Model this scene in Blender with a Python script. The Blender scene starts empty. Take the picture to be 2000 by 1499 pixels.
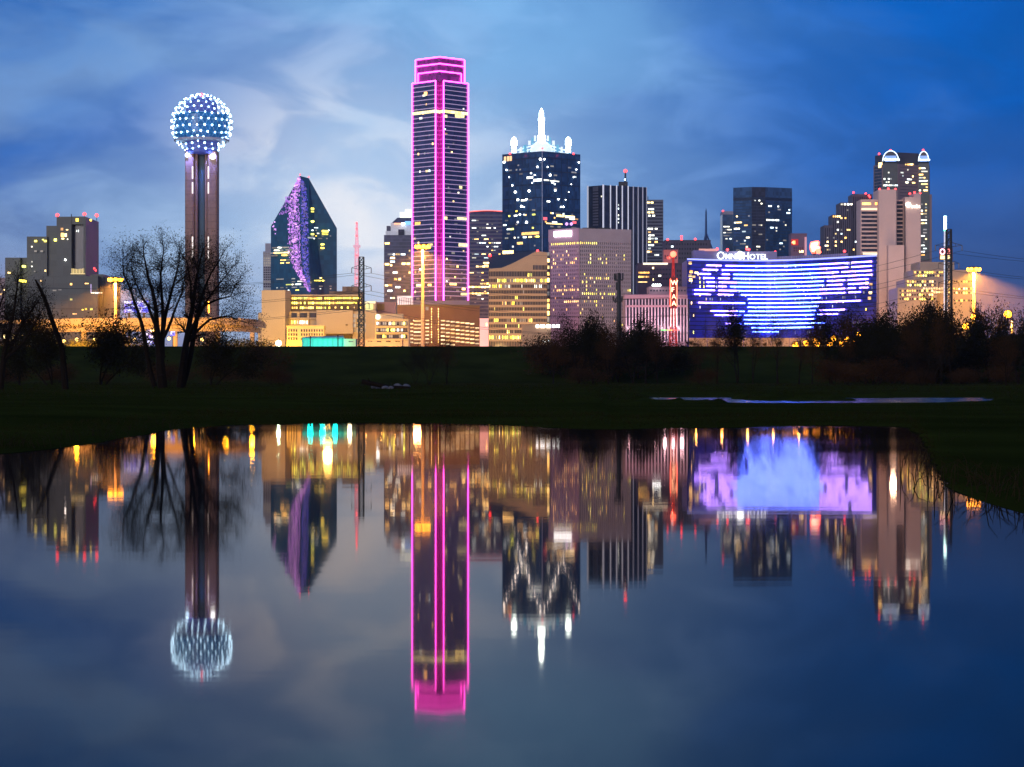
import bpy, bmesh, math, random
from mathutils import Vector, Matrix, noise
random.seed(11)
R = math.radians
F, HOR, HC = 4460.0, 750.0, 1.1          # focal length in photo pixels, horizon row, eye height

# ------------------------------------------------------------------ camera, sky, light
sc = bpy.context.scene
col = sc.collection
cd = bpy.data.cameras.new('camera'); cam = bpy.data.objects.new('camera', cd); col.objects.link(cam)
cam.location = (0, 0, HC); cam.rotation_euler = (R(90), 0, 0)
cd.sensor_width = 36; cd.lens = F / 2000 * 36; cd.shift_y = 0.0; cd.clip_start = 0.5; cd.clip_end = 60000
sc.camera = cam

def lin(r, g, b):
    def c(v):
        v = v / 255
        return v / 12.92 if v <= 0.04045 else ((v + 0.055) / 1.055) ** 2.4
    return (c(r), c(g), c(b), 1)

world = bpy.data.worlds.new('World'); sc.world = world; world.use_nodes = True
wn, wl = world.node_tree.nodes, world.node_tree.links
wn.clear()
def N(tree, t, **kw):
    n = tree.nodes.new(t)
    for k, v in kw.items():
        setattr(n, k, v)
    return n
wt = world.node_tree
def wm(op, a, b=None, c=None, clamp=False):
    n = N(wt, 'ShaderNodeMath', operation=op, use_clamp=clamp)
    for i, v in enumerate((a, b, c)):
        if v is None: continue
        if isinstance(v, (int, float)): n.inputs[i].default_value = v
        else: wl.new(v, n.inputs[i])
    return n.outputs[0]
def wmix(fac, a, b):
    n = N(wt, 'ShaderNodeMix', data_type='RGBA')
    for i, v in ((0, fac), (6, a), (7, b)):
        if isinstance(v, (int, float, tuple)): n.inputs[i].default_value = v
        else: wl.new(v, n.inputs[i])
    return n.outputs[2]
tc = N(wt, 'ShaderNodeTexCoord'); sx = N(wt, 'ShaderNodeSeparateXYZ'); wl.new(tc.outputs['Generated'], sx.inputs[0])
az = wm('MULTIPLY', wm('ARCTAN2', sx.outputs[0], sx.outputs[1]), 57.2958)      # degrees from the view axis
el = wm('MULTIPLY', wm('ARCSINE', sx.outputs[2]), 57.2958)
rp = N(wt, 'ShaderNodeValToRGB'); wl.new(wm('DIVIDE', el, 90.0, clamp=True), rp.inputs[0])
cr = rp.color_ramp; cr.elements[0].position = 0; cr.elements[0].color = lin(72, 86, 134)
cr.elements[1].position = 1; cr.elements[1].color = lin(14, 40, 92)
for p, c in ((2.5, (52, 92, 162)), (5, (36, 96, 188)), (9.6, (0, 84, 182)), (25, (12, 64, 146))):
    e = cr.elements.new(p / 90); e.color = lin(*c)
def gauss(a0, sa, e0, se):
    da = wm('POWER', wm('DIVIDE', wm('SUBTRACT', az, a0), sa), 2.0)
    de = wm('POWER', wm('DIVIDE', wm('SUBTRACT', el, e0), se), 2.0)
    return wm('EXPONENT', wm('MULTIPLY', wm('ADD', da, de), -1.0))
def cloud(scale, seed, sxx, syy, rot, lo, hi, detail=5):
    cb = N(wt, 'ShaderNodeCombineXYZ'); wl.new(az, cb.inputs[0]); wl.new(el, cb.inputs[1]); cb.inputs[2].default_value = seed
    mp = N(wt, 'ShaderNodeMapping'); wl.new(cb.outputs[0], mp.inputs[0])
    mp.inputs['Rotation'].default_value = (0, 0, R(rot)); mp.inputs['Scale'].default_value = (sxx, syy, 1)
    nz = N(wt, 'ShaderNodeTexNoise'); wl.new(mp.outputs[0], nz.inputs['Vector'])
    nz.inputs['Scale'].default_value = scale; nz.inputs['Detail'].default_value = detail; nz.inputs['Roughness'].default_value = 0.52
    nz.inputs['Distortion'].default_value = 0.6
    mr = N(wt, 'ShaderNodeMapRange', interpolation_type='SMOOTHSTEP'); wl.new(nz.outputs[0], mr.inputs[0])
    mr.inputs[1].default_value = lo; mr.inputs[2].default_value = hi
    return mr.outputs[0]
c1 = cloud(0.16, 3.1, 1.0, 2.1, 24, 0.34, 0.66)
c2 = cloud(0.34, 9.7, 1.0, 2.2, 36, 0.40, 0.66)
leftw = wm('DIVIDE', wm('SUBTRACT', 7.0, az), 14.0, clamp=True)               # thinner cloud towards the south
rightm = wm('SUBTRACT', 1.0, wm('MULTIPLY', leftw, 0.9))
sky = wmix(wm('MULTIPLY', gauss(-2.2, 6.8, 4.5, 6.0), 0.80), rp.outputs[0], lin(166, 200, 236))
sky = wmix(wm('MULTIPLY', gauss(-4.0, 4.2, 4.4, 3.6), wm('ADD', 0.52, wm('MULTIPLY', c2, 0.6), clamp=True)), sky, lin(236, 236, 240))
sky = wmix(wm('MULTIPLY', wm('MULTIPLY', c1, wm('ADD', leftw, 0.10)), 0.62), sky, lin(168, 198, 232))
dk = wm('MULTIPLY', wm('SUBTRACT', 1.0, c2), wm('SUBTRACT', 1.0, gauss(-4.0, 4.5, 4.0, 4.0)))
sky = wmix(wm('MULTIPLY', dk, 0.42), sky, lin(36, 80, 150))
sky = wmix(wm('MULTIPLY', gauss(12.5, 6.5, 1.5, 4.2), 0.62), sky, lin(58, 66, 104))
sky = wmix(wm('MULTIPLY', gauss(-13.5, 4.0, 3.2, 3.0), 0.40), sky, lin(92, 104, 150))
sky = wmix(wm('MULTIPLY', gauss(-13.5, 2.4, 1.3, 1.2), 0.6), sky, lin(190, 140, 150))
sky = wmix(wm('MULTIPLY', gauss(-0.5, 6.0, 9.5, 3.5), wm('ADD', 0.3, wm('MULTIPLY', c1, 0.35))), sky, lin(128, 184, 236))
west = wm('MULTIPLY', wm('MULTIPLY', sx.outputs[1], -1.0, clamp=True), wm('EXPONENT', wm('MULTIPLY', wm('POWER', wm('DIVIDE', el, 26.0), 2.0), -1.0)))
sky = wmix(wm('MULTIPLY', west, 0.75), sky, lin(172, 168, 196))                # afterglow in the west
sky = wmix(wm('MULTIPLY', gauss(-12.0, 5.0, 9.5, 3.5), wm('ADD', 0.25, wm('MULTIPLY', c2, 0.45))), sky, lin(48, 108, 184))
hs = N(wt, 'ShaderNodeHueSaturation'); wl.new(sky, hs.inputs['Color']); hs.inputs['Hue'].default_value = 0.497; hs.inputs['Saturation'].default_value = 1.05; hs.inputs['Value'].default_value = 1.12; sky = hs.outputs[0]
bg = N(wt, 'ShaderNodeBackground'); wl.new(sky, bg.inputs[0]); bg.inputs[1].default_value = 1.0
wo = N(wt, 'ShaderNodeOutputWorld'); wl.new(bg.outputs[0], wo.inputs[0])

sd = bpy.data.lights.new('afterglow_sun', 'SUN'); sun = bpy.data.objects.new('afterglow_sun', sd); col.objects.link(sun)
sd.energy = 1.2; sd.angle = R(30); sd.color = (1.0, 0.88, 0.86); sun.rotation_euler = (R(80), 0, R(-22))
sc.view_settings.view_transform = 'Standard'; sc.view_settings.look = 'None'
sc.view_settings.exposure = 0.0; sc.view_settings.gamma = 1.0; sc.view_settings.use_curve_mapping = False
sc.cycles.use_denoising = True
sc.cycles.max_bounces = 6; sc.cycles.glossy_bounces = 3; sc.cycles.diffuse_bounces = 2; sc.cycles.transparent_max_bounces = 4
sc.cycles.sample_clamp_indirect = 6.0

# ------------------------------------------------------------------ materials
MATS = {}
def mat(name, c, rough=0.7, metal=0.0, emit=None, es=0.0, var=0.12, vscale=0.15, spec=0.5, panel=None, sample=True, bump=0.0, bscale=2.0):
    if name in MATS: return MATS[name]
    m = bpy.data.materials.new(name); m.use_nodes = True; t = m.node_tree
    b = t.nodes['Principled BSDF']
    b.inputs['Roughness'].default_value = rough; b.inputs['Metallic'].default_value = metal
    b.inputs['Specular IOR Level'].default_value = spec
    c4 = (c[0], c[1], c[2], 1)
    geo = N(t, 'ShaderNodeNewGeometry')
    if panel:
        vm = N(t, 'ShaderNodeVectorMath', operation='SNAP'); t.links.new(geo.outputs['Position'], vm.inputs[0]); vm.inputs[1].default_value = panel
        wnz = N(t, 'ShaderNodeTexWhiteNoise'); t.links.new(vm.outputs[0], wnz.inputs['Vector']); fac = wnz.outputs[0]
    else:
        nz = N(t, 'ShaderNodeTexNoise'); t.links.new(geo.outputs['Position'], nz.inputs['Vector'])
        nz.inputs['Scale'].default_value = vscale; nz.inputs['Detail'].default_value = 6; fac = nz.outputs[0]
    mx = N(t, 'ShaderNodeMix', data_type='RGBA'); t.links.new(fac, mx.inputs[0])
    mx.inputs[6].default_value = tuple(v * (1 - 2 * var) for v in c4[:3]) + (1,)
    mx.inputs[7].default_value = tuple(min(1, v * (1 + 2 * var)) for v in c4[:3]) + (1,)
    t.links.new(mx.outputs[2], b.inputs['Base Color'])
    if bump:
        bn = N(t, 'ShaderNodeTexNoise'); t.links.new(geo.outputs['Position'], bn.inputs['Vector']); bn.inputs['Scale'].default_value = bscale
        bp = N(t, 'ShaderNodeBump'); bp.inputs['Strength'].default_value = bump; t.links.new(bn.outputs[0], bp.inputs['Height']); t.links.new(bp.outputs[0], b.inputs['Normal'])
    if emit:
        b.inputs['Emission Color'].default_value = (emit[0], emit[1], emit[2], 1); b.inputs['Emission Strength'].default_value = es
        if not sample: m.cycles.emission_sampling = 'NONE'
    MATS[name] = m
    return m
def litmat(name, ca, cb, lo, hi, sample=False):
    """lit window: brightness and tint differ from pane to pane"""
    m = bpy.data.materials.new(name); m.use_nodes = True; t = m.node_tree; b = t.nodes['Principled BSDF']
    b.inputs['Base Color'].default_value = (0.2, 0.18, 0.15, 1); b.inputs['Roughness'].default_value = 0.3
    oi = N(t, 'ShaderNodeObjectInfo')
    w = N(t, 'ShaderNodeTexWhiteNoise', noise_dimensions='1D'); t.links.new(oi.outputs['Random'], w.inputs['W'])
    mx = N(t, 'ShaderNodeMix', data_type='RGBA'); t.links.new(w.outputs[0], mx.inputs[0])
    mx.inputs[6].default_value = (*ca, 1); mx.inputs[7].default_value = (*cb, 1)
    geo = N(t, 'ShaderNodeNewGeometry'); nz = N(t, 'ShaderNodeTexNoise'); t.links.new(geo.outputs['Position'], nz.inputs['Vector']); nz.inputs['Scale'].default_value = 0.9
    mr = N(t, 'ShaderNodeMapRange'); t.links.new(oi.outputs['Random'], mr.inputs[0]); mr.inputs[3].default_value = lo; mr.inputs[4].default_value = hi
    mr2 = N(t, 'ShaderNodeMapRange'); t.links.new(nz.outputs[0], mr2.inputs[0]); mr2.inputs[1].default_value = 0.3; mr2.inputs[2].default_value = 0.7; mr2.inputs[3].default_value = 0.45; mr2.inputs[4].default_value = 1.3
    mu = N(t, 'ShaderNodeMath', operation='MULTIPLY'); t.links.new(mr.outputs[0], mu.inputs[0]); t.links.new(mr2.outputs[0], mu.inputs[1])
    t.links.new(mx.outputs[2], b.inputs['Emission Color']); t.links.new(mu.outputs[0], b.inputs['Emission Strength'])
    if not sample: m.cycles.emission_sampling = 'NONE'
    return m
WARM = litmat('lit_window_warm', (1, 0.47, 0.07), (1, 0.74, 0.30), 0.5, 9.0)
COOL = litmat('lit_window_cool', (0.7, 0.9, 1), (1, 0.88, 0.6), 0.3, 6.0)
YELL = litmat('lit_window_yellow', (1, 0.66, 0.04), (0.85, 0.95, 0.14), 0.7, 8.0)
AMBR = litmat('lit_window_amber', (1, 0.42, 0.05), (1, 0.62, 0.15), 0.7, 4.5)
DIM = litmat('lit_window_dim', (0.7, 0.7, 0.75), (0.9, 0.8, 0.6), 0.1, 0.45)
def glow(name, c, s, sample=True):
    return mat(name, (0.3, 0.3, 0.3), 0.5, emit=c, es=s, var=0.0, sample=sample)
MAGENTA = glow('magenta_neon', (1, 0.05, 0.62), 10.0)
WHITE = glow('white_light', (0.85, 0.97, 1), 9.0)
RED = glow('red_light', (1, 0.025, 0.025), 7.0)
SODIUM = glow('sodium_light', (1, 0.34, 0.012), 18.0)
BULB = glow('blue_white_bulb', (0.45, 0.76, 1), 14.0)
GLASSB = mat('dark_blue_glass', (0.028, 0.08, 0.17), 0.2, panel=(3.1, 3.1, 3.9), var=0.16)
GLASSN = mat('navy_glass', (0.05, 0.055, 0.14), 0.2, panel=(2.7, 2.7, 3.8), var=0.14)
GLASSG = mat('grey_mirror_glass', (0.055, 0.068, 0.066), 0.35, spec=0.3, panel=(4.2, 4.2, 3.3), var=0.07)
GLASSD = mat('black_glass', (0.018, 0.024, 0.045), 0.2, panel=(2.7, 2.7, 3.6), var=0.2)
GLASST = mat('teal_blue_glass', (0.014, 0.085, 0.15), 0.18, panel=(2.6, 2.6, 3.9), var=0.10)
DARKWIN = mat('dark_window_glass', (0.03, 0.032, 0.05), 0.15, panel=(1.7, 1.7, 3.5), var=0.3)

# ------------------------------------------------------------------ builders
WM = {}
def link(o): col.objects.link(o); return o
def setp(o, label, cat, group=None, kind=None):
    if label: o['label'] = label
    if cat: o['category'] = cat
    if group: o['group'] = group
    if kind: o['kind'] = kind
    return o
def put(o, parent, M):
    link(o); WM[o] = M
    if parent is not None:
        o.parent = parent; o.matrix_basis = WM[parent].inverted() @ M
    else: o.matrix_basis = M
    return o
def thing(name, label, cat, loc, group=None):
    o = bpy.data.objects.new(name, None); o.empty_display_size = 0.5
    put(o, None, Matrix.Translation(Vector(loc))); return setp(o, label, cat, group)
CUBES = {}
def cube(m):
    if m.name not in CUBES:
        me = bpy.data.meshes.new('box_' + m.name)
        v = [(x, y, z) for x in (-.5, .5) for y in (-.5, .5) for z in (-.5, .5)]
        me.from_pydata(v, [], [(0, 1, 3, 2), (4, 6, 7, 5), (0, 4, 5, 1), (2, 3, 7, 6), (0, 2, 6, 4), (1, 5, 7, 3)])
        me.materials.append(m); CUBES[m.name] = me
    return CUBES[m.name]
def box(parent, name, m, c, s, rz=0.0, rx=0.0, ry=0.0):
    o = bpy.data.objects.new(name, cube(m))
    M = Matrix.Translation(Vector(c)) @ Matrix.Rotation(rz, 4, 'Z') @ Matrix.Rotation(ry, 4, 'Y') @ Matrix.Rotation(rx, 4, 'X') @ Matrix.Diagonal((s[0], s[1], s[2], 1))
    return put(o, parent, M)
def mesh(parent, name, m, verts, faces, smooth=False, origin=None, kind=None):
    """world-space vertices -> one mesh object"""
    O = WM[parent].translation.copy() if parent is not None else Vector(origin or (0, 0, 0))
    me = bpy.data.meshes.new(name)
    me.from_pydata([tuple(Vector(v) - O) for v in verts], [], faces)
    if isinstance(m, (list, tuple)):
        for q in m: me.materials.append(q)
    else: me.materials.append(m)
    if smooth: me.polygons.foreach_set('use_smooth', [True] * len(me.polygons))
    me.update()
    o = bpy.data.objects.new(name, me); put(o, parent, Matrix.Translation(O))
    if kind: o['kind'] = kind
    return o
def prism(parent, name, m, pts, z0, z1, **kw):
    n = len(pts); z1s = z1 if isinstance(z1, (list, tuple)) else [z1] * n
    v = [(p[0], p[1], z0) for p in pts] + [(p[0], p[1], z) for p, z in zip(pts, z1s)]
    f = [(i, (i + 1) % n, n + (i + 1) % n, n + i) for i in range(n)] + [tuple(range(n, 2 * n)), tuple(reversed(range(n)))]
    return mesh(parent, name, m, v, f, **kw)
def lathe(parent, name, m, cx, cy, prof, n=20, smooth=True):
    v, f = [], []
    for r, z in prof:
        for i in range(n):
            a = 2 * math.pi * i / n; v.append((cx + r * math.cos(a), cy + r * math.sin(a), z))
    for j in range(len(prof) - 1):
        for i in range(n):
            f.append((j * n + i, j * n + (i + 1) % n, (j + 1) * n + (i + 1) % n, (j + 1) * n + i))
    f.append(tuple(reversed(range(n)))); f.append(tuple(range((len(prof) - 1) * n, len(prof) * n)))
    return mesh(parent, name, m, v, f, smooth)
def tube_into(v, f, p0, p1, r0, r1, k=4):
    p0, p1 = Vector(p0), Vector(p1); d = p1 - p0
    if d.length < 1e-6: return
    d.normalize(); a = d.orthogonal().normalized(); b = d.cross(a); s = len(v)
    for p, r in ((p0, r0), (p1, r1)):
        for i in range(k):
            t = 2 * math.pi * i / k; v.append(tuple(p + a * (r * math.cos(t)) + b * (r * math.sin(t))))
    for i in range(k): f.append((s + i, s + (i + 1) % k, s + k + (i + 1) % k, s + k + i))
    f.append(tuple(reversed(range(s, s + k)))); f.append(tuple(range(s + k, s + 2 * k)))
def bar(parent, name, m, p0, p1, r, k=6, r1=None):
    v, f = [], []; tube_into(v, f, p0, p1, r, r if r1 is None else r1, k); return mesh(parent, name, m, v, f)
SPH = {}
def ball(parent, name, m, c, r, seg=10):
    if m.name not in SPH:
        bm = bmesh.new(); bmesh.ops.create_icosphere(bm, subdivisions=2, radius=1); me = bpy.data.meshes.new('ball_' + m.name); bm.to_mesh(me); bm.free()
        me.materials.append(m); SPH[m.name] = me
    o = bpy.data.objects.new(name, SPH[m.name])
    return put(o, parent, Matrix.Translation(Vector(c)) @ Matrix.Diagonal((r, r, r, 1)))
def X(px, Y): return (px - 1000) * Y / F
def Z(py, Y): return HC - (py - HOR) * Y / F
def P(px, Y): return Vector((X(px, Y), Y))
class Face:
    """vertical facade plane from plan point A (left) to B (right), seen from the water side"""
    def __init__(s, A, B):
        s.A, s.B = Vector(A), Vector(B); d = s.B - s.A; s.L = d.length; s.u = d / s.L; s.n = Vector((s.u.y, -s.u.x)); s.rz = math.atan2(s.u.y, s.u.x)
    def at(s, px, py):
        k = (px - 1000) / F; u = (k * s.A.y - s.A.x) / (s.u.x - k * s.u.y); Y = s.A.y + u * s.u.y
        return u, Z(py, Y)
    def box(s, parent, name, m, u0, u1, z0, z1, d0=0.0, d1=0.3):
        c = s.A + s.u * ((u0 + u1) / 2) + s.n * ((d0 + d1) / 2)
        return box(parent, name, m, (c.x, c.y, (z0 + z1) / 2), (abs(u1 - u0), abs(d1 - d0), abs(z1 - z0)), s.rz)
    def pt(s, u, z, d=0.0):
        p = s.A + s.u * u + s.n * d; return Vector((p.x, p.y, z))
    def boxpx(s, parent, name, m, x0, y0, x1, y1, d0=0.0, d1=0.3):
        u0, z1 = s.at(x0, y0); u1, z0 = s.at(x1, y1); return s.box(parent, name, m, u0, u1, min(z0, z1), max(z0, z1), d0, d1)
def corner(lx, cx, rx, Y, dl, dr):
    PL, PC, PR = P(lx, Y + dl), P(cx, Y), P(rx, Y + dr)
    return PL, PC, PR, PL + PR - PC
def flatb(x0, x1, Y, depth):
    A, B = P(x0, Y), P(x1, Y); return A, B, B + Vector((0, depth)), A + Vector((0, depth))
ZG = 2.0                                                              # street level behind the levee
def lit(face, parent, n, px0, py0, px1, py1, w, h, mats, d=0.25, name='lit_window', run=1, row=None, colw=None):
    """n lit panes scattered over the facade rectangle (photo px), snapped to floors and bays"""
    u0, zt = face.at(px0, py0); u1, zb = face.at(px1, py1); lo, hi = sorted((zb, zt)); row = row or h * 1.6; colw = colw or w * 1.3
    seen = set(); made = 0; tries = 0
    while made < n and tries < n * 8:
        tries += 1
        r = random.randrange(max(1, int((hi - lo) / row))); c = random.randrange(max(1, int((u1 - u0) / colw))); k = random.randint(1, run)
        if any((r, c + i) in seen for i in range(k)): continue
        uu = u0 + c * colw; ww = (k - 1) * colw + w
        if uu + ww > u1: continue
        for i in range(k): seen.add((r, c + i))
        face.box(parent, name, random.choice(mats), uu, uu + ww, lo + r * row, lo + r * row + h, -0.1, d); made += 1
def point(parent, name, loc, power, c, size=1.0):
    l = bpy.data.lights.new(name, 'POINT'); l.energy = power; l.color = c; l.shadow_soft_size = size
    o = bpy.data.objects.new(name, l); return put(o, parent, Matrix.Translation(Vector(loc)))
def spot(parent, name, loc, target, power, c, ang, size=1.0, blend=0.6):
    l = bpy.data.lights.new(name, 'SPOT'); l.energy = power; l.color = c; l.shadow_soft_size = size; l.spot_size = ang; l.spot_blend = blend
    o = bpy.data.objects.new(name, l); d = Vector(target) - Vector(loc)
    return put(o, parent, Matrix.Translation(Vector(loc)) @ d.to_track_quat('-Z', 'Y').to_matrix().to_4x4())
def beacon(parent, px, py, Y, r=0.9):
    p = (X(px, Y), Y, Z(py, Y)); b = bar(parent, 'beacon_mast', STEEL, (p[0], p[1], p[2] - 3), p, 0.2, 5); ball(b, 'beacon', RED, p, r * 0.75)
STEEL = mat('dark_steel', (0.025, 0.024, 0.024), 0.6)
CONC = mat('brown_concrete', (0.20, 0.145, 0.12), 0.85, var=0.16, vscale=0.25)
# ------------------------------------------------------------------ terrain and water
SHORE = [(-1500, 905), (0, 886), (120, 872), (250, 852), (340, 838), (450, 831), (700, 828), (1000, 832), (1200, 838), (1420, 834), (1620, 829), (1760, 832),
         (1795, 850), (1812, 900), (1835, 938), (1880, 958), (1940, 974), (2000, 990), (2200, 1040), (3500, 1200)]
def interp(tab, x):
    if x <= tab[0][0]: return tab[0][1]
    for (a, b), (c, d) in zip(tab, tab[1:]):
        if x <= c: return b + (d - b) * (x - a) / (c - a)
    return tab[-1][1]
def sm(a, b, x):
    t = min(1, max(0, (x - a) / (b - a))); return t * t * (3 - 2 * t)
CREST = 470.0
def crest_z(px): return HC + (73 + 3 * sm(1500, 0, px) * 0 + 27 * sm(1780, 2050, px)) / F * CREST
def ground_z(x, y):
    if y < 4: return -0.5 + 1.0 * sm(-6, -14, y)
    px = 1000 + F * x / y
    ys = F * HC / (interp(SHORE, px) - HOR)
    nz = noise.noise(Vector((x * 0.11, y * 0.06, 1.7))) + 0.5 * noise.noise(Vector((x * 0.4, y * 0.2, 5.2)))
    d = y - ys * (1 + 0.045 * nz)
    z = 0.035 + 0.07 * sm(0, 6, d) + 0.10 * sm(8, 50, d) + 0.55 * sm(90, 260, y) + 0.3 * sm(250, 420, y) if d > 0 else -0.8 * sm(0, 9, -d) + 0.035 * sm(0, 1, 1 + d)
    if d > 0:
        z += 0.03 * nz * sm(0, 10, d) + (0.10 * (nz + 0.3) * sm(70, 140, y) if px < 1150 else 0)
        z += 0.14 * sm(700, 100, px) * sm(2, 30, d)
        ch = sm(1225, 1290, px + 22 * nz) * sm(1985, 1900, px + 22 * nz) * sm(116, 124, y) * sm(186, 170, y + 5 * nz) * sm(-0.32, -0.12, noise.noise(Vector((x * 0.12, y * 0.07, 8.8))))
        z = z * (1 - ch) - 0.35 * ch
        if px > 1180: z = min(z, z * sm(60, 260, y) * 0.75 + 0.05) if ch < 0.02 and y < 260 else z
    if y > 395:
        top = crest_z(px); lv = sm(415, CREST, y)
        lv = min(1, max(0, (y - 418) / (CREST - 418))); lv = lv * 0.85 + 0.15 * sm(0, 1, lv)
        z = z + (top - z) * lv
        if y > CREST: z = top
        if y > 482: z = top + (ZG - 0.3 - top) * sm(482, 520, y)
    return z
ys_ = [-60, -30, -14, -10, -6, 0]
y = 6.0
while y < 130: ys_.append(y); y *= 1.028
while y < 400: ys_.append(y); y += 3.2
while y < 524: ys_.append(y); y += 4
NC = 360
gv, gf = [], []
for y in ys_:
    half = 60 + 0.95 * max(0, y)
    for i in range(NC + 1):
        s = -1 + 2 * i / NC; x = half * math.copysign(abs(s) ** 1.7, s); gv.append((x, y, ground_z(x, y)))
for j in range(len(ys_) - 1):
    for i in range(NC):
        a = j * (NC + 1) + i; gf.append((a, a + 1, a + NC + 2, a + NC + 1))
GRASS = mat('winter_grass', (0.026, 0.030, 0.005), 0.95, var=0.38, vscale=0.12, spec=0.0, bump=0.6, bscale=3.0)
go = mesh(None, 'ground', GRASS, gv, gf, True); setp(go, 'dark grassy floodplain and levee bank', None, kind='structure')
ASPH = mat('asphalt', (0.05, 0.05, 0.05), 0.9, var=0.2, vscale=0.05)
cg = mesh(None, 'city_ground', ASPH, [(-2050, 516, ZG), (2050, 516, ZG), (2050, 2700, ZG), (-2050, 2700, ZG)], [(0, 1, 2, 3)]); setp(cg, 'flat street level of the city behind the levee', None, kind='structure')
wmt = bpy.data.materials.new('still_water'); wmt.use_nodes = True; t = wmt.node_tree; t.nodes.remove(t.nodes['Principled BSDF'])
gl = N(t, 'ShaderNodeBsdfGlossy'); gl.inputs['Color'].default_value = (0.58, 0.50, 0.46, 1); gl.inputs['Roughness'].default_value = 0.034      # gloss colour dims and warms the mirrored light
df = N(t, 'ShaderNodeBsdfDiffuse'); df.inputs['Color'].default_value = (0.03, 0.026, 0.026, 1); fz = N(t, 'ShaderNodeFresnel'); fz.inputs['IOR'].default_value = 1.33
ms = N(t, 'ShaderNodeMixShader'); t.links.new(fz.outputs[0], ms.inputs[0]); t.links.new(df.outputs[0], ms.inputs[1]); t.links.new(gl.outputs[0], ms.inputs[2]); t.links.new(ms.outputs[0], t.nodes['Material Output'].inputs[0])
geo = N(t, 'ShaderNodeNewGeometry'); mp = N(t, 'ShaderNodeMapping'); t.links.new(geo.outputs['Position'], mp.inputs[0]); mp.inputs['Scale'].default_value = (0.25, 1.6, 1)
nz = N(t, 'ShaderNodeTexNoise'); t.links.new(mp.outputs[0], nz.inputs['Vector']); nz.inputs['Scale'].default_value = 1.1; nz.inputs['Detail'].default_value = 2
bp = N(t, 'ShaderNodeBump'); bp.inputs['Strength'].default_value = 0.004; bp.inputs['Distance'].default_value = 0.1
t.links.new(nz.outputs[0], bp.inputs['Height']); t.links.new(bp.outputs[0], gl.inputs['Normal'])
pm = N(t, 'ShaderNodeMapping'); t.links.new(geo.outputs['Position'], pm.inputs[0]); pm.inputs['Scale'].default_value = (0.02, 0.11, 1)
pn = N(t, 'ShaderNodeTexNoise'); t.links.new(pm.outputs[0], pn.inputs['Vector']); pn.inputs['Scale'].default_value = 1.0; pn.inputs['Detail'].default_value = 4
pr_ = N(t, 'ShaderNodeMapRange'); t.links.new(pn.outputs[0], pr_.inputs[0]); pr_.inputs[1].default_value = 0.35; pr_.inputs[2].default_value = 0.68; pr_.inputs[3].default_value = 0.018; pr_.inputs[4].default_value = 0.044
t.links.new(pr_.outputs[0], gl.inputs['Roughness'])                       # cat's-paws: calm and lightly ruffled patches
wo_ = mesh(None, 'water', wmt, [(-420, -50, 0), (420, -50, 0), (420, 300, 0), (-420, 300, 0)], [(0, 1, 2, 3)]); setp(wo_, 'still pond water mirroring the skyline', None, kind='structure')

st = wmt.copy(); st.name = 'riffled_water'
for n_ in st.node_tree.nodes:
    if n_.type == 'BSDF_GLOSSY':
        for l_ in list(n_.inputs['Roughness'].links): st.node_tree.links.remove(l_)
        n_.inputs['Roughness'].default_value = 0.16; n_.inputs['Color'].default_value = (0.36, 0.36, 0.36, 1)
so = mesh(None, 'stream', st, [(X(1150, 110), 110, 0.004), (X(2100, 110), 110, 0.004), (X(2100, 190), 190, 0.004), (X(1150, 190), 190, 0.004)], [(0, 1, 2, 3)]); setp(so, 'wind riffled strip of water beyond the low spit', None, kind='structure')
# ------------------------------------------------------------------ skyscrapers
NEONPX = 0.5                                                     # half width of a neon tube in metres
def floor_lines(face, parent, m, x0, x1, pys, h=0.5, d=0.35, name='floor_band'):
    for py in pys:
        u0, z = face.at(x0, py); u1, _ = face.at(x1, py); face.box(parent, name, m, u0, u1, z - h / 2, z + h / 2, -0.05, d)

# --- magenta outlined tower
Y = 1900.0
t = thing('skyscraper', 'tallest glass skyscraper outlined with magenta neon tubes', 'skyscraper', (X(858, Y), Y + 20, ZG))
L, R_ = P(805, Y + 22), P(914.5, Y + 22); N1, N2, NI = P(851, Y + 2.5), P(866.5, Y + 2.5), P(858.7, Y + 8)
back = Vector((X(859, Y), Y + 48))
ztop = Z(158, Y)
prism(t, 'glass_shaft', GLASSN, [L, N1, NI, N2, R_, back], ZG, ztop)
VIOLETG = mat('violet_lit_glass', (0.16, 0.03, 0.17), 0.25, panel=(2.7, 2.7, 3.8), var=0.2)  # violet neon light put into the base colour of the upper tiers
uL, uC, uR = P(812, Y + 23), P(859, Y + 5), P(907, Y + 23); uB = Vector((X(859, Y), Y + 44))
z2 = Z(112.5, Y + 5)
prism(t, 'upper_tier', VIOLETG, [uL, uC, uR, uB], ztop, z2)
mL, mC, mR = P(816.5, Y + 20), P(859, Y + 3.6), P(901, Y + 20)
prism(t, 'setback_tier', VIOLETG, [mL, mC, mR, uB], ztop - 0.5, Z(140, Y + 3.6))
fl, fr, fn1, fn2 = Face(L, N1), Face(N2, R_), Face(N1, NI), Face(NI, N2)
LAV = mat('lavender_glow_metal', (0.55, 0.45, 0.6), 0.45, emit=(0.8, 0.55, 0.9), es=0.34, sample=False)  # lit floor edges: the metal bands glow by their own emission
pys = [158 + 8.75 * (k + 1) for k in range(48)]
zs = [ztop - (k + 1) * 8.75 * Y / F for k in range(48)]
for z in zs:
    fl.box(t, 'floor_band', LAV, 0.4, fl.L - 0.4, z - 0.28, z + 0.28, -0.05, 0.3); fr.box(t, 'floor_band', LAV, 0.4, fr.L - 0.4, z - 0.28, z + 0.28, -0.05, 0.3)
PINKDIM = mat('pink_glow_band', (0.6, 0.15, 0.5), 0.5, emit=(1, 0.12, 0.75), es=0.22, sample=False)  # pink neon spill put in as emission of the bands
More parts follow.
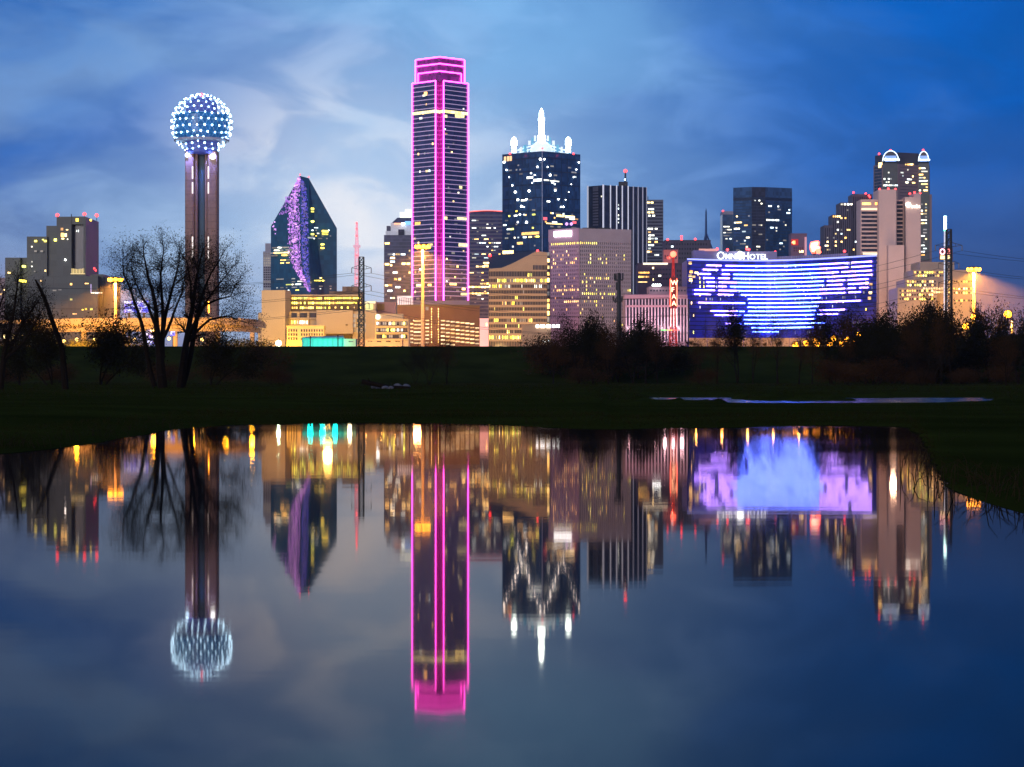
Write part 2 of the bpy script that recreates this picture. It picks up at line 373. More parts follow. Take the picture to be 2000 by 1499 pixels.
for z in zs[::1]:
    for f_ in (fn1, fn2): f_.box(t, 'floor_band', PINKDIM, 0.05, f_.L - 0.05, z - 0.3, z + 0.3, -0.05, 0.2)
VG = mat('notch_glow_glass', (0.30, 0.02, 0.24), 0.3, var=0.2, panel=(2, 2, 3.7), emit=(1, 0.02, 0.6), es=0.04, sample=False)  # glass given a faint magenta glow for the neon beside it
for f_ in (fn1, fn2): f_.box(t, 'notch_glazing', VG, 0.1, f_.L - 0.1, ZG + 30, ztop - 0.3, 0.02, 0.1)
def tube(p, q, r=NEONPX): bar(t, 'neon_strip', MAGENTA, p, q, r, 6)
v3 = lambda p, z: (p.x, p.y - 0.9, z)
zb = Z(588, Y)
for p, zz in ((L, ztop), (R_, ztop), (N1, ztop), (N2, ztop)): tube(v3(p, zb if p in (N1, N2) else zb - 6), v3(p, zz))
tube(v3(L, ztop), v3(N1, ztop)); tube(v3(N2, ztop), v3(R_, ztop))
for zz in (z2, Z(125.5, Y + 5)): tube(v3(uL, zz), v3(uC, zz)); tube(v3(uC, zz), v3(uR, zz))
for p in (uL, uR): tube(v3(p, ztop), v3(p, z2))
zz = Z(140, Y + 3.6)
tube(v3(mL, zz), v3(mC, zz)); tube(v3(mC, zz), v3(mR, zz)); tube(v3(mL, ztop), v3(mL, zz)); tube(v3(mR, ztop), v3(mR, zz))
CREAM = litmat('lit_band_cream', (1, 0.74, 0.22), (1, 0.85, 0.40), 1.8, 3.0)
zc = Z(217, Y)
for f_, nn in ((fl, 7), (fr, 7), (fn1, 2), (fn2, 2)):
    for k in range(nn): f_.box(t, 'lit_window', CREAM, f_.L * k / nn + 0.15, f_.L * (k + 1) / nn - 0.15, zc - 1.35, zc + 1.0, -0.1, 0.4)
for f_, x0, x1 in ((fl, 807, 849), (fr, 868, 912)):
    lit(f_, t, 26, x0, 165, x1, 580, 1.4, 1.5, [COOL, DIM, DIM, WARM], run=2, row=8.75 * Y / F, colw=1.9)
    lit(f_, t, 8, x0, 470, x1, 585, 1.6, 1.7, [WARM, DIM], run=4, row=8.75 * Y / F, colw=2.0)
for a in ((868, 225, 873, 231), (889, 224, 898, 231), (899, 224, 906, 231), (893, 425, 911, 431), (896, 476, 912, 483), (868, 424, 873, 430), (897, 364, 902, 370), (900, 573, 912, 578)):
    fr.boxpx(t, 'lit_window', CREAM, *a, -0.1, 0.4)
for a in ((829, 181, 834, 187), (811, 435, 821, 440)): fl.boxpx(t, 'lit_window', WARM, *a, -0.1, 0.4)
GLOWP = mat('base_podium', (0.35, 0.25, 0.28), 0.7)
prism(t, 'podium', GLOWP, [P(803, Y - 3), P(917, Y - 3), P(917, Y + 50), P(803, Y + 50)], ZG, Z(588, Y))
ball(t, 'beacon', RED, (X(859, Y), Y + 20, z2 + 2), 0.8)

# --- globe topped concrete observation tower
Y = 1310.0; S = Y / F
t = thing('observation_tower', 'concrete shaft tower topped by a sphere of blue white bulbs', 'tower', (X(392, Y), Y + 6, ZG))
CONT = mat('board_marked_concrete', (0.30, 0.185, 0.135), 0.9, var=0.2, vscale=0.5, bump=0.3)
zt = Z(296, Y)
def rshaft(x0, x1, d0, d1, name, m, top):
    a, b = P(x0, Y), P(x1, Y); r = 0.8
    pts = [(a.x, Y + d0 + r), (a.x + r, Y + d0), (b.x - r, Y + d0), (b.x, Y + d0 + r), (b.x, Y + d1), (a.x, Y + d1)]
    return prism(t, name, m, [Vector(p) for p in pts], ZG, top)
rshaft(361, 378.5, 0, 9, 'shaft', CONT, zt); rshaft(405, 424, 0, 9, 'shaft', CONT, zt)
rshaft(378.4, 384.5, 1.6, 9, 'shaft', CONT, zt); rshaft(399, 405.2, 1.6, 9, 'shaft', CONT, zt)
TEALC = mat('teal_lift_core', (0.01, 0.06, 0.085), 0.5, var=0.1)
rshaft(384.3, 399.2, 5.0, 12, 'lift_core', TEALC, zt)
fc = Face(P(361, Y), P(424, Y))
SEAM = mat('formwork_joint', (0.17, 0.11, 0.085), 0.9)
for k in range(27):
    py = 312 + k * 13.5
    for x0, x1 in ((361.4, 378), (405.5, 423.6)): fc.boxpx(t, 'formwork_joint', SEAM, x0, py, x1, py + 0.7, -0.1, 0.04)
SLIT = glow('lit_slit', (1, 0.86, 0.78), 1.5)
for x in (376, 407):
    for y0, y1 in ((326, 350), (357, 379), (463, 486), (490, 508)): fc.boxpx(t, 'lit_slit', SLIT, x - 1.2, y0, x + 1.2, y1, -0.1, 0.12)
fc.boxpx(t, 'lit_slit', SODIUM, 406.5, 590, 409, 612, -0.1, 0.12)
cx, cy, cz, rad = X(391, Y), Y + 6, Z(242, Y), 59.5 * S
BLUET = mat('teal_glow_deck', (0.006, 0.07, 0.17), 0.3, var=0.25, panel=(2.2, 2.2, 2.6), emit=(0.0, 0.13, 0.42), es=0.35, sample=False)  # emission stands in for the bulbs lighting the deck
BLUEV = mat('blue_glow_drum', (0.04, 0.06, 0.22), 0.5, var=0.2, vscale=0.6, emit=(0.06, 0.08, 0.5), es=0.30, sample=False)  # blue light on both drums put in as emission
lathe(t, 'restaurant_deck', BLUET, cx, cy, [(51 * S, Z(271, Y)), (52.5 * S, Z(262, Y)), (52.5 * S, Z(226, Y)), (51 * S, Z(222, Y))], 28, False)
lathe(t, 'deck_rim', mat('pale_rim', (0.4, 0.4, 0.5), 0.5), cx, cy, [(49 * S, Z(275, Y)), (54 * S, Z(274.5, Y)), (54 * S, Z(271.2, Y)), (49 * S, Z(271, Y))], 28, False)
lathe(t, 'upper_drum', BLUEV, cx, cy, [(31 * S, Z(222, Y)), (31 * S, Z(200, Y)), (29 * S, Z(197, Y)), (20 * S, Z(195.5, Y)), (19 * S, Z(189, Y))], 16, False)
lathe(t, 'lower_drum', BLUEV, cx, cy, [(30 * S, Z(301, Y)), (32 * S, Z(298, Y)), (32 * S, Z(276, Y))], 16, False)
for k in range(4):
    a = k * math.pi / 2 + 0.5; bar(t, 'roof_pier', mat('pale_pier', (0.5, 0.48, 0.6), 0.6), (cx + 19 * S * math.cos(a), cy + 19 * S * math.sin(a), Z(200, Y)), (cx + 17 * S * math.cos(a), cy + 17 * S * math.sin(a), Z(186.5, Y)), 0.6)
# geodesic lattice: five-frequency icosahedron
def geodesic(fr_):
    bm = bmesh.new(); bmesh.ops.create_icosphere(bm, subdivisions=1, radius=1)
    base = [v.co.copy() for v in bm.verts]; tris = [[v.index for v in f.verts] for f in bm.faces]; bm.free()
    pts, idx, edges = [], {}, set()
    def add(p):
        p = p.normalized(); k = (round(p.x, 4), round(p.y, 4), round(p.z, 4))
        if k not in idx: idx[k] = len(pts); pts.append(p)
        return idx[k]
    for a, b, c in tris:
        A, B, C = base[a], base[b], base[c]; g = {}
        for i in range(fr_ + 1):
            for j in range(fr_ + 1 - i): g[i, j] = add(A + (B - A) * (i / fr_) + (C - A) * (j / fr_))
        for i in range(fr_):
            for j in range(fr_ - i):
                for e in ((g[i, j], g[i + 1, j]), (g[i, j], g[i, j + 1]), (g[i + 1, j], g[i, j + 1])): edges.add(tuple(sorted(e)))
    return pts, edges
pts, edges = geodesic(5)
rot = Matrix.Rotation(0.3, 3, 'Z')
pts = [rot @ p for p in pts]
v, f = [], []
keep = [p.z > -0.93 for p in pts]
for a, b in edges:
    if keep[a] and keep[b]: tube_into(v, f, Vector((cx, cy, cz)) + pts[a] * rad, Vector((cx, cy, cz)) + pts[b] * rad, 0.09, 0.09, 3)
mesh(t, 'strut_lattice', mat('aluminium_strut', (0.55, 0.6, 0.75), 0.35, 0.6), v, f, kind='stuff')
for p, k in zip(pts, keep):
    if k: ball(t, 'bulb', BULB, Vector((cx, cy, cz)) + p * rad, random.uniform(0.36, 0.56))
ball(t, 'beacon', RED, (cx, cy, Z(183.5, Y)), 1.0); bar(t, 'beacon_mast', STEEL, (cx, cy, Z(190, Y)), (cx, cy, Z(184, Y)), 0.3)
for dx in (-1, 1):
    spot(t, 'uplight', (cx + dx * 24 * S, Y - 5, Z(285, Y)), (cx + dx * 24 * S, Y + 1.0, Z(345, Y)), 60000, (0.2, 0.25, 1.0), R(75), 0.5)
ball(t, 'uplight_lens', WHITE, (cx + 25 * S, Y - 0.6, Z(307, Y)), 1.5); ball(t, 'uplight_lens', BULB, (cx - 25 * S, Y - 0.6, Z(304, Y)), 1.1)

# --- faceted prism tower with purple light
Y = 1900.0
t = thing('skyscraper', 'faceted blue glass prism tower with purple lit edge', 'skyscraper', (X(600, Y), Y + 15, ZG))
def V(px, py, d): return Vector((X(px, Y + d), Y + d, Z(py, Y + d)))
Fb, Ft = V(607, 678, 0), V(606, 572, 0); Fb.z = ZG
Lt, Lb = V(529, 443, 24), V(529, 678, 24); Lb.z = ZG
Ap, Ap2 = V(586, 344.5, 22), V(603, 349, 24)
Rt, Rb = V(658, 447, 27), V(658, 678, 27); Rb.z = ZG
Bt, Bb = V(585, 420, 52), V(585, 678, 52); Bb.z = ZG
LT2 = V(553, 398, 26)
vs = [Fb, Ft, Lt, Lb, Ap, Ap2, Rt, Rb, Bt, Bb]
mesh(t, 'glass_facets', GLASST, vs, [(3, 0, 1, 2), (2, 1, 4), (0, 7, 6, 5, 4, 1), (2, 4, 8), (4, 5, 8), (5, 6, 8), (6, 7, 9, 8), (2, 8, 9, 3), (3, 9, 7, 0)])
# purple LED panels over the tilted facet
PURP = [litmat('purple_panel', (0.62, 0.22, 1.0), (0.95, 0.5, 1.0), 0.1, 2.2), litmat('indigo_panel', (0.12, 0.10, 0.85), (0.32, 0.22, 1.0), 0.15, 0.9)]
def onfacet(px, py, tri, off=0.5):
    A, B, C = tri; n = (B - A).cross(C - A).normalized()
    if n.y > 0: n = -n
    d = Vector(((px - 1000) / F, 1, (HOR - py) / F)); o = Vector((0, 0, HC)); s = (A - o).dot(n) / d.dot(n); return o + d * s + n * off
def panel_row(tri, xa, xb, ya, yb, m, n, w, h):
    rz = 0
    for _ in range(n):
        py = random.uniform(ya, yb); a, b = xa(py), xb(py)
        if b - a < 1: continue
        px = min(b, max(a, random.triangular(a, b, (a + b) / 2))); py = round(py / 2.3) * 2.3
        p = onfacet(px, py, tri, 0.4); box(t, 'light_panel', m, p, (random.uniform(.5, 1) * w, 0.3, h), R(15))
TB, TC = (Lt, Ft, Ap), (Ft, Rt, Ap2)
panel_row(TB, lambda y: max(interp([(345, 583), (385, 566), (400, 563), (500, 563), (530, 576), (572, 604)], y), 529), lambda y: interp([(345, 587), (400, 585), (520, 588), (572, 605)], y), 348, 568, PURP[0], 200, 2.4, 0.7)
panel_row(TC, lambda y: interp([(345, 588), (400, 587), (520, 590), (572, 606)], y), lambda y: interp([(345, 590), (370, 598), (400, 601), (520, 603), (572, 606)], y), 352, 568, PURP[1], 95, 2.6, 0.9)
panel_row(TB, lambda y: interp([(425, 534), (445, 531), (465, 537)], y), lambda y: interp([(425, 541), (445, 540), (465, 541)], y), 430, 462, PURP[0], 12, 1.2, 0.7)
def light_net(m, tri, xa, xb, ya, yb, n, name):
    v, f = [], []
    for _ in range(n):
        py = random.uniform(ya, yb); a, b = xa(py), xb(py); px = random.uniform(a, b) if b > a else a
        p = onfacet(round(px / 1.5) * 1.5, py, tri, 0.25); w, h = random.uniform(.10, .34), random.uniform(.2, .8); i = len(v)
        v += [(p.x - w, p.y, p.z - h), (p.x + w, p.y + w * .3, p.z - h), (p.x + w, p.y + w * .3, p.z + h), (p.x - w, p.y, p.z + h)]; f.append((i, i + 1, i + 2, i + 3))
    mesh(t, name, m, v, f, kind='stuff')
net = lambda n_, c, e: mat(n_, c, 0.5, emit=c, es=e, var=0, sample=False)
light_net(net('orchid_net', (0.72, 0.30, 0.95), 0.55), TB, lambda y: max(interp([(345, 583), (385, 566), (400, 563), (500, 563), (530, 576), (572, 604)], y), 529), lambda y: interp([(345, 587), (400, 585), (520, 588), (572, 605)], y), 348, 570, 900, 'purple_light_net')
light_net(net('indigo_net', (0.16, 0.14, 0.8), 0.4), TC, lambda y: interp([(345, 588), (400, 587), (520, 590), (572, 606)], y), lambda y: interp([(345, 590), (370, 598), (400, 601), (520, 603), (572, 606)], y), 352, 570, 500, 'indigo_light_net')
light_net(net('orchid_net2', (0.6, 0.26, 0.9), 0.4), TB, lambda y: interp([(380, 560), (420, 545), (445, 531)], y), lambda y: interp([(380, 566), (420, 560), (445, 545)], y), 385, 420, 60, 'purple_light_net')
fR, fL = Face((Fb.x, Fb.y), (Rb.x, Rb.y)), Face((Lb.x, Lb.y), (Fb.x, Fb.y))
for _ in range(26):
    px, py = random.randrange(609, 648, 4) + random.choice((0, 1)), random.choice((436, 441, 446, 451, 457, 462, 467, 472, 478, 544, 549, 560, 565))
    p = onfacet(px, py, TC if py < 540 else (Fb, Rb, Ft), 0.4); box(t, 'lit_window', random.choice((COOL, DIM, DIM, YELL, COOL)), p, (random.choice((1.2, 1.8, 3.4)), 0.3, 0.9), R(25))
for a in ((607, 407, 613, 411), (607, 413, 613, 416), (607, 432, 613, 435), (628, 451, 641, 455), (628, 457, 641, 460), (626, 477, 633, 480), (626, 484, 633, 487), (607, 457, 613, 460), (600, 464, 614, 467)):
    p = onfacet((a[0] + a[2]) / 2, (a[1] + a[3]) / 2, TC, 0.4); box(t, 'lit_window', YELL if a[0] != 600 else COOL, p, ((a[2] - a[0]) * 0.426, 0.3, (a[3] - a[1]) * 0.426), R(25))
lit(fL, t, 14, 532, 480, 575, 500, 1.6, 0.9, [COOL, DIM, WARM], d=3, run=3, row=2.2); lit(fL, t, 16, 540, 540, 600, 568, 1.6, 0.9, [COOL, DIM, YELL], run=4, row=2.4)
lit(fL, t, 8, 548, 500, 570, 515, 1.6, 0.9, [AMBR, DIM], run=3, row=2.4)
ball(t, 'beacon', RED, Ap + Vector((0, 0, 1)), 0.6); ball(t, 'beacon', RED, Ap2 + Vector((0, 0, 1)), 0.6)

# --- thin pale lattice block behind it
Y = 2000.0
t = thing('office_building', 'narrow pale gridded office block behind the faceted prism tower', 'building', (X(522, Y), Y, ZG))
A, B, C, D = flatb(514, 531, Y, 18)
prism(t, 'wall', mat('pale_grid_wall', (0.36, 0.36, 0.38), 0.7), [A, B, C, D], ZG, Z(492, Y))
prism(t, 'wall', MATS['pale_grid_wall'], [P(518, Y + 2), P(531, Y + 2), P(531, Y + 16), P(518, Y + 16)], Z(492, Y), Z(476, Y))
f_ = Face(A, B)
for k in range(19): f_.boxpx(t, 'window_band', DIM if random.random() < 0.4 else DARKWIN, 514.5, 495 + k * 4.6, 531, 497.4 + k * 4.6, -0.1, 0.2)
for k in range(4): f_.boxpx(t, 'pier', MATS['pale_grid_wall'], 514 + k * 4.2, 493, 515 + k * 4.2, 600, 0, 0.5)

# --- far pink glowing broadcast mast
Y = 2560.0
t = thing('broadcast_mast', 'distant slender lattice mast glowing pale pink', 'mast', (X(697, Y), Y, ZG))
PK = mat('pink_glow_steel', (0.7, 0.45, 0.5), 0.6, emit=(1, 0.45, 0.55), es=0.55, sample=False)  # floodlight on the steel put in as its own emission
def lattice(t, px, Y, ptop, pbot, wt, wb, m, r, nb, name='leg'):
    z0, z1 = max(ZG, Z(pbot, Y)), Z(ptop, Y); s = Y / F; x0 = X(px, Y); cs = []
    for i in range(4):
        sx_, sy_ = ((-1, -1), (1, -1), (1, 1), (-1, 1))[i]
        p, q = Vector((x0 + sx_ * wb * s / 2, Y + sy_ * wb * s / 2, z0)), Vector((x0 + sx_ * wt * s / 2, Y + sy_ * wt * s / 2, z1)); cs.append((p, q)); bar(t, name, m, p, q, r, 5)
    v, f = [], []
    for k in range(nb):
        a, b = k / nb, (k + 1) / nb
        for i in range(4):
            p, q = cs[i]; p2, q2 = cs[(i + 1) % 4]
            tube_into(v, f, p.lerp(q, a), p2.lerp(q2, b), r * 0.6, r * 0.6, 4); tube_into(v, f, p2.lerp(q2, a), p.lerp(q, b), r * 0.6, r * 0.6, 4); tube_into(v, f, p.lerp(q, b), p2.lerp(q2, b), r * 0.6, r * 0.6, 4)
    mesh(t, 'cross_bracing', m, v, f, kind='stuff'); return cs
lattice(t, 697, Y, 482, 700, 6, 9, PK, 0.75, 16); lattice(t, 697, Y, 436, 482, 2, 5, PK, 0.6, 5)
box(t, 'platform', PK, (X(697, Y), Y, Z(482, Y)), (13 * Y / F, 8, 2.5))
for py in (437, 448, 462, 500, 545): ball(t, 'beacon', RED, (X(697, Y), Y - 5, Z(py, Y)), 1.1)

# --- stepped crown tower left of the magenta tower
Y = 2250.0
t = thing('skyscraper', 'dark tower with white stepped crown beside the magenta tower', 'skyscraper', (X(780, Y), Y, ZG))
SLATE = mat('violet_slate_cladding', (0.075, 0.08, 0.135), 0.45, panel=(3, 3, 3.9), var=0.15)
CROWN = mat('glow_crown_stone', (0.6, 0.6, 0.62), 0.6, emit=(0.9, 0.95, 1), es=0.16, sample=False)  # faint emission in place of floodlight on the crown
A, B, C, D = flatb(750, 812, Y, 30); f_ = Face(A, B)
prism(t, 'shaft', SLATE, [A, B, C, D], ZG, Z(460, Y))
prism(t, 'crown_step', CROWN, list(flatb(753, 810, Y + 1, 28)), Z(460, Y), Z(452, Y)); prism(t, 'crown_step', SLATE, list(flatb(755, 762, Y + 1, 20)), Z(452, Y), Z(442, Y))
prism(t, 'crown_step', CROWN, list(flatb(763, 810, Y + 2, 26)), Z(452, Y), Z(436, Y))
a, b, c, d = flatb(765, 830, Y + 3, 24); ap = [P(776, Y + 8), P(819, Y + 8), P(819, Y + 20), P(776, Y + 20)]
vs = [(p.x, p.y, Z(436, Y)) for p in (a, b, c, d)] + [(p.x, p.y, Z(425, Y)) for p in ap]
mesh(t, 'hip_roof', SLATE, vs, [(0, 1, 5, 4), (1, 2, 6, 5), (2, 3, 7, 6), (3, 0, 4, 7), (4, 5, 6, 7)])
prism(t, 'lit_lantern', glow('lantern_white', (0.95, 1, 0.8), 1.4), list(flatb(781, 812, Y + 9, 10)), Z(425, Y), Z(414, Y)); prism(t, 'lit_lantern', MATS['lantern_white'], list(flatb(791, 803, Y + 10, 8)), Z(414, Y), Z(408, Y))
f_.boxpx(t, 'light_strip', glow('orange_strip', (1, 0.35, 0.15), 2.0), 770, 436.5, 784, 439.5, 0, 0.8); f_.boxpx(t, 'light_strip', glow('blue_strip', (0.1, 0.35, 1), 2.0), 791, 433, 803, 440, 0, 0.8); f_.boxpx(t, 'light_strip', WHITE, 784.2, 436.5, 790.8, 439.5, 0, 0.8)
f_.boxpx(t, 'louvre_panel', DARKWIN, 778, 449, 790, 460, 0, 0.6)
floor_lines(f_, t, mat('slate_band', (0.15, 0.15, 0.22), 0.6), 750.4, 811, [466 + 7 * k for k in range(20)], 0.6, 0.3)
lit(f_, t, 20, 752, 462, 804, 585, 1.8, 1.7, [WARM, DIM, COOL, WARM], run=2, row=3.6, colw=2.6)
for a in ((785, 514, 792, 518), (794, 514, 801, 518), (752, 515, 760, 519), (752, 557, 758, 560), (760, 556, 766, 560), (770, 544, 775, 548), (778, 544, 783, 548)): f_.boxpx(t, 'lit_window', WARM, *a, 0, 0.35)
t = thing('low_building', 'small white colonnaded block at the foot of the magenta tower', 'building', (X(790, 1700), 1700, ZG))
W_ = mat('white_stone', (0.65, 0.6, 0.58), 0.7); Y = 1700.0
f_ = Face(P(776, Y), P(806, Y)); prism(t, 'wall', W_, list(flatb(776, 806, Y, 14)), ZG, Z(579, Y))
for k in range(6): f_.boxpx(t, 'window', DARKWIN, 780 + k * 4.1, 583, 782.2 + k * 4.1, 598, -0.1, 0.05)
for k in range(7): f_.boxpx(t, 'column', W_, 777.6 + k * 4.1, 582, 779 + k * 4.1, 600, 0, 0.8)
point(t, 'flood_lamp', (X(792, Y), Y - 18, Z(600, Y)), 26000, (1, 0.75, 0.7))

# --- curved top tower right of the magenta tower
Y = 2250.0
t = thing('skyscraper', 'banded violet office tower with curved red lit roofline', 'skyscraper', (X(950, Y), Y, ZG))
BANDW = mat('violet_band_cladding', (0.12, 0.115, 0.17), 0.5, var=0.1)
A, B, C, D = flatb(912, 990, Y, 32); f_ = Face(A, B)
n = 14; xs = [912 + 78 * i / n for i in range(n + 1)]
tp = [Z(416.5 - 3.5 * math.sin(math.pi * min(1, max(0, (x - 905) / 95))), Y) for x in xs]
pl = [P(x, Y) for x in xs] + [C, D]; prism(t, 'shaft', GLASSN, pl, ZG, tp + [tp[-1], tp[0]])
for k in range(n): bar(t, 'red_edge_light', glow('red_edge', (1, 0.12, 0.10), 2.2), (pl[k].x, Y - .4, tp[k] + 0.4), (pl[k + 1].x, Y - .4, tp[k + 1] + 0.4), 0.5, 5)
for k in range(28): f_.boxpx(t, 'floor_band', BANDW, 912.3, 420 + k * 7.3, 989.7, 423.4 + k * 7.3, -0.05, 0.4)
lit(f_, t, 40, 917, 424, 980, 520, 1.7, 1.5, [COOL, COOL, WARM, DIM], run=2, row=3.68, colw=2.4)
for y0, x0 in ((513, 944), (520, 930), (553.5, 938), (560, 915), (572.5, 915)):
    k = x0
    while k < 953: f_.boxpx(t, 'lit_window', WARM, k, y0, k + 5.2, y0 + 3, 0, 0.5); k += 6.2
lit(f_, t, 14, 917, 525, 953, 622, 1.7, 1.5, [COOL, WARM, DIM], run=2, row=3.68, colw=2.4)

# --- crowned tower with X pattern of bulbs
Y = 2000.0
t = thing('skyscraper', 'dark blue glass tower with white lit spire and crossed strings of bulbs', 'skyscraper', (X(1058, Y), Y + 25, ZG))
A, B, C, D = corner(981, 1059, 1133.5, Y, 30, 30)
zt = Z(296, Y); prism(t, 'shaft', GLASSB, [A, B, C, D], ZG, zt)
fl, fr = Face(A, B), Face(B, C)
bar(t, 'corner_trim', mat('pale_trim', (0.5, 0.55, 0.65), 0.4), (B.x, B.y - 0.2, ZG), (B.x, B.y - 0.2, zt), 0.3)
DKB = mat('blue_black_band', (0.015, 0.03, 0.06), 0.3)
for k in range(9):
    z = zt - (12 + k * 26) * Y / F
    for f_ in (fl, fr): f_.box(t, 'floor_band', DKB, 0.2, f_.L - 0.2, z - 0.5, z + 0.5, -0.05, 0.1)
for k in range(1, 6):
    for f_ in (fl, fr): f_.box(t, 'mullion', DKB, f_.L * k / 6 - 0.2, f_.L * k / 6 + 0.2, ZG, zt - 0.4, -0.05, 0.14)
XB = [(985, 318), (990, 333), (995, 347), (1001, 363), (1007, 376), (1012, 391), (1019, 404), (1056, 312), (1050, 327), (1045, 343), (1040, 358), (1034, 374), (1029, 390), (1024, 405), (1016, 420), (1024, 420), (1012, 435), (1029, 435)]
XR = [(1062.5, 312), (1069, 327), (1074, 343), (1079, 358), (1084, 373), (1090, 390), (1095, 405), (1130, 318), (1125, 332), (1120, 347), (1115, 361), (1110, 376), (1104, 391), (1100, 405)]
BW = glow('bulb_white', (1, 0.95, 0.88), 14.0)
for f_, ls in ((fl, XB), (fr, XR)):
    for px, py in ls:
        u, z = f_.at(px, py); ball(t, 'bulb', BW, f_.pt(u, z, 0.5), random.choice((0.4, 0.55, 0.7, 0.95)))
for a in ((1029, 346, 1041, 349.5), (1042, 351, 1058, 354.5)): fl.boxpx(t, 'lit_window', COOL, *a, -0.05, 0.2)
lit(fl, t, 22, 983, 400, 1057, 490, 1.6, 1.3, [COOL, COOL, WARM, YELL, DIM], run=2, row=3.9, colw=2.1); lit(fl, t, 8, 990, 310, 1056, 400, 1.6, 1.3, [DIM, COOL, DIM], run=3, row=3.9, colw=2.1)
lit(fr, t, 9, 1061, 305, 1130, 400, 1.6, 1.3, [DIM, COOL, DIM], run=3, row=3.9, colw=2.1); lit(fr, t, 14, 1061, 405, 1130, 448, 1.6, 1.3, [COOL, WARM, DIM], run=3, row=3.9, colw=2.1)
for a in ((1062, 351, 1072, 354.5), (1074, 353, 1092, 356.5), (1087, 420, 1102, 425), (1104, 422, 1122, 427), (1067, 436, 1098, 440)): fr.boxpx(t, 'lit_window', WARM if a[1] > 400 else COOL, *a, -0.05, 0.2)
for a in ((1019, 455, 1053, 458.5), (982, 491, 1003, 496), (1010, 474, 1021, 478)): fl.boxpx(t, 'lit_window', WARM, *a, -0.05, 0.2)
OR = glow('orange_sign_light', (1, 0.55, 0.22), 1.6)
for x in (985, 991, 996): fl.boxpx(t, 'orange_sign', OR, x, 307 - (x - 985) * 0.1, x + 3.6, 316 - (x - 985) * 0.1, 0, 0.5)
fr.boxpx(t, 'red_sign', glow('red_soft', (1, 0.1, 0.12), 1.6), 1061, 425, 1068, 431, 0, 0.5); fr.boxpx(t, 'red_sign', MATS['red_soft'], 1118, 433, 1125, 438, 0, 0.5)
for x in (1106, 1115): u, z = fr.at(x, 438.5); ball(t, 'violet_lamp', glow('violet_lamp', (0.75, 0.35, 1), 1.8), fr.pt(u, z, 0.6), 1.4)
# crown
CT = mat('white_glow_crown', (0.75, 0.8, 0.8), 0.4, emit=(0.8, 1, 1), es=0.75, sample=False); CB = mat('teal_glow_crown', (0.2, 0.5, 0.65), 0.4, emit=(0.1, 0.55, 0.75), es=0.5, sample=False)  # crown lighting put into the steel as emission
CW = glow('crown_lamp', (0.8, 1, 0.97), 10.0)  # spire and turrets emit over their whole surface to look lit
s = Y / F; ccx, ccy = X(1057.5, Y + 26), Y + 26
def crown(px, d, prof, m, n=10, name='turret'): return lathe(t, name, m, X(px, Y + d), Y + d, [(r * s, Z(py, Y + d)) for r, py in prof], n, False)
crown(1057.5, 26, [(22, 299), (22, 292), (19, 285), (13, 280), (9, 277)], CT, 12, 'crown_dome')
crown(1057.5, 26, [(7.6, 280), (7.6, 266), (5.4, 265), (5.4, 238), (6.4, 237), (6.4, 232), (4.6, 230), (4.6, 222), (2.2, 215), (0.4, 212)], CW, 10, 'spire')
for k in range(5): lathe(t, 'spire_ring', STEEL, ccx, ccy, [(7.1 * s, Z(262 - k * 5.6, Y)), (7.1 * s, Z(261.2 - k * 5.6, Y))], 10, False)
for px, d in ((1004, 26), (1110, 26)):
    crown(px, d, [(4.6, 299), (4.6, 286), (6.0, 285), (6.0, 276), (4, 271), (0.5, 268)], CW, 10); crown(px, d, [(7.0, 287), (7.0, 286)], STEEL, 10, 'turret_ring'); crown(px, d, [(6.9, 293.4), (6.9, 292.6)], STEEL, 10, 'turret_ring')
for px, w, y0, y1, m in ((1018, 4, 288, 298, CT), (1026, 5, 284, 297, CB), (1034, 5, 276, 284, CT), (1040, 4, 270, 282, CB), (1074, 4, 270, 282, CB), (1081, 5, 276, 284, CT), (1089, 5, 284, 297, CB), (1097, 4, 288, 298, CT), (1045, 4, 266, 276, CT), (1070, 4, 266, 276, CT)):
    box(t, 'crown_block', m, (X(px, Y + 22), Y + 22, Z((y0 + y1) / 2, Y + 22)), (w * s, 3, (y1 - y0) * s))
for k in range(16):
    px = 1001 + k * 7.4
    if 1048 < px < 1068: continue
    bar(t, 'crown_post', CT if k % 3 else CB, (X(px, Y + 24), Y + 24, zt), (X(px, Y + 24), Y + 24, zt + random.uniform(4, 8)), 0.5, 5)
for sg in (-1, 1):
    for y0, y1 in ((297, 286), (290, 280)): bar(t, 'crown_truss', CT, (X(1057.5 + sg * 50, Y + 24), Y + 24, Z(y0, Y)), (X(1057.5 + sg * 18, Y + 24), Y + 24, Z(y1, Y)), 0.55, 5)
for px, py in ((996, 302), (1120, 302), (1059, 294)): ball(t, 'beacon', RED, (X(px, Y + 10), Y + 10 if px != 1059 else Y - 1, Z(py - 3, Y)), 0.9)

# --- dark tower with white vertical fins
Y = 2050.0
t = thing('skyscraper', 'black glass tower with thin white vertical fins and rooftop mast', 'skyscraper', (X(1200, Y), Y + 20, ZG))
A, B, C, D = corner(1148, 1179, 1263, Y, 14, 24); zt = Z(362.5, Y)
prism(t, 'shaft', GLASSD, [A, B, C, D], ZG, zt); fl, fr = Face(A, B), Face(B, C)
FIN = mat('white_glow_fin', (0.75, 0.75, 0.8), 0.4, emit=(0.85, 0.88, 1), es=0.45, sample=False); FIND = mat('dim_glow_fin', (0.5, 0.5, 0.58), 0.4, emit=(0.8, 0.85, 1), es=0.12, sample=False)  # fins look lit through their own emission, weaker on the dim ones
fl.box(t, 'fin', FIN, -0.2, 0.9, ZG, zt + 0.5, -0.1, 0.9); fl.box(t, 'fin', FIN, fl.L - 0.6, fl.L + 0.5, ZG, zt + 0.5, -0.1, 0.9)
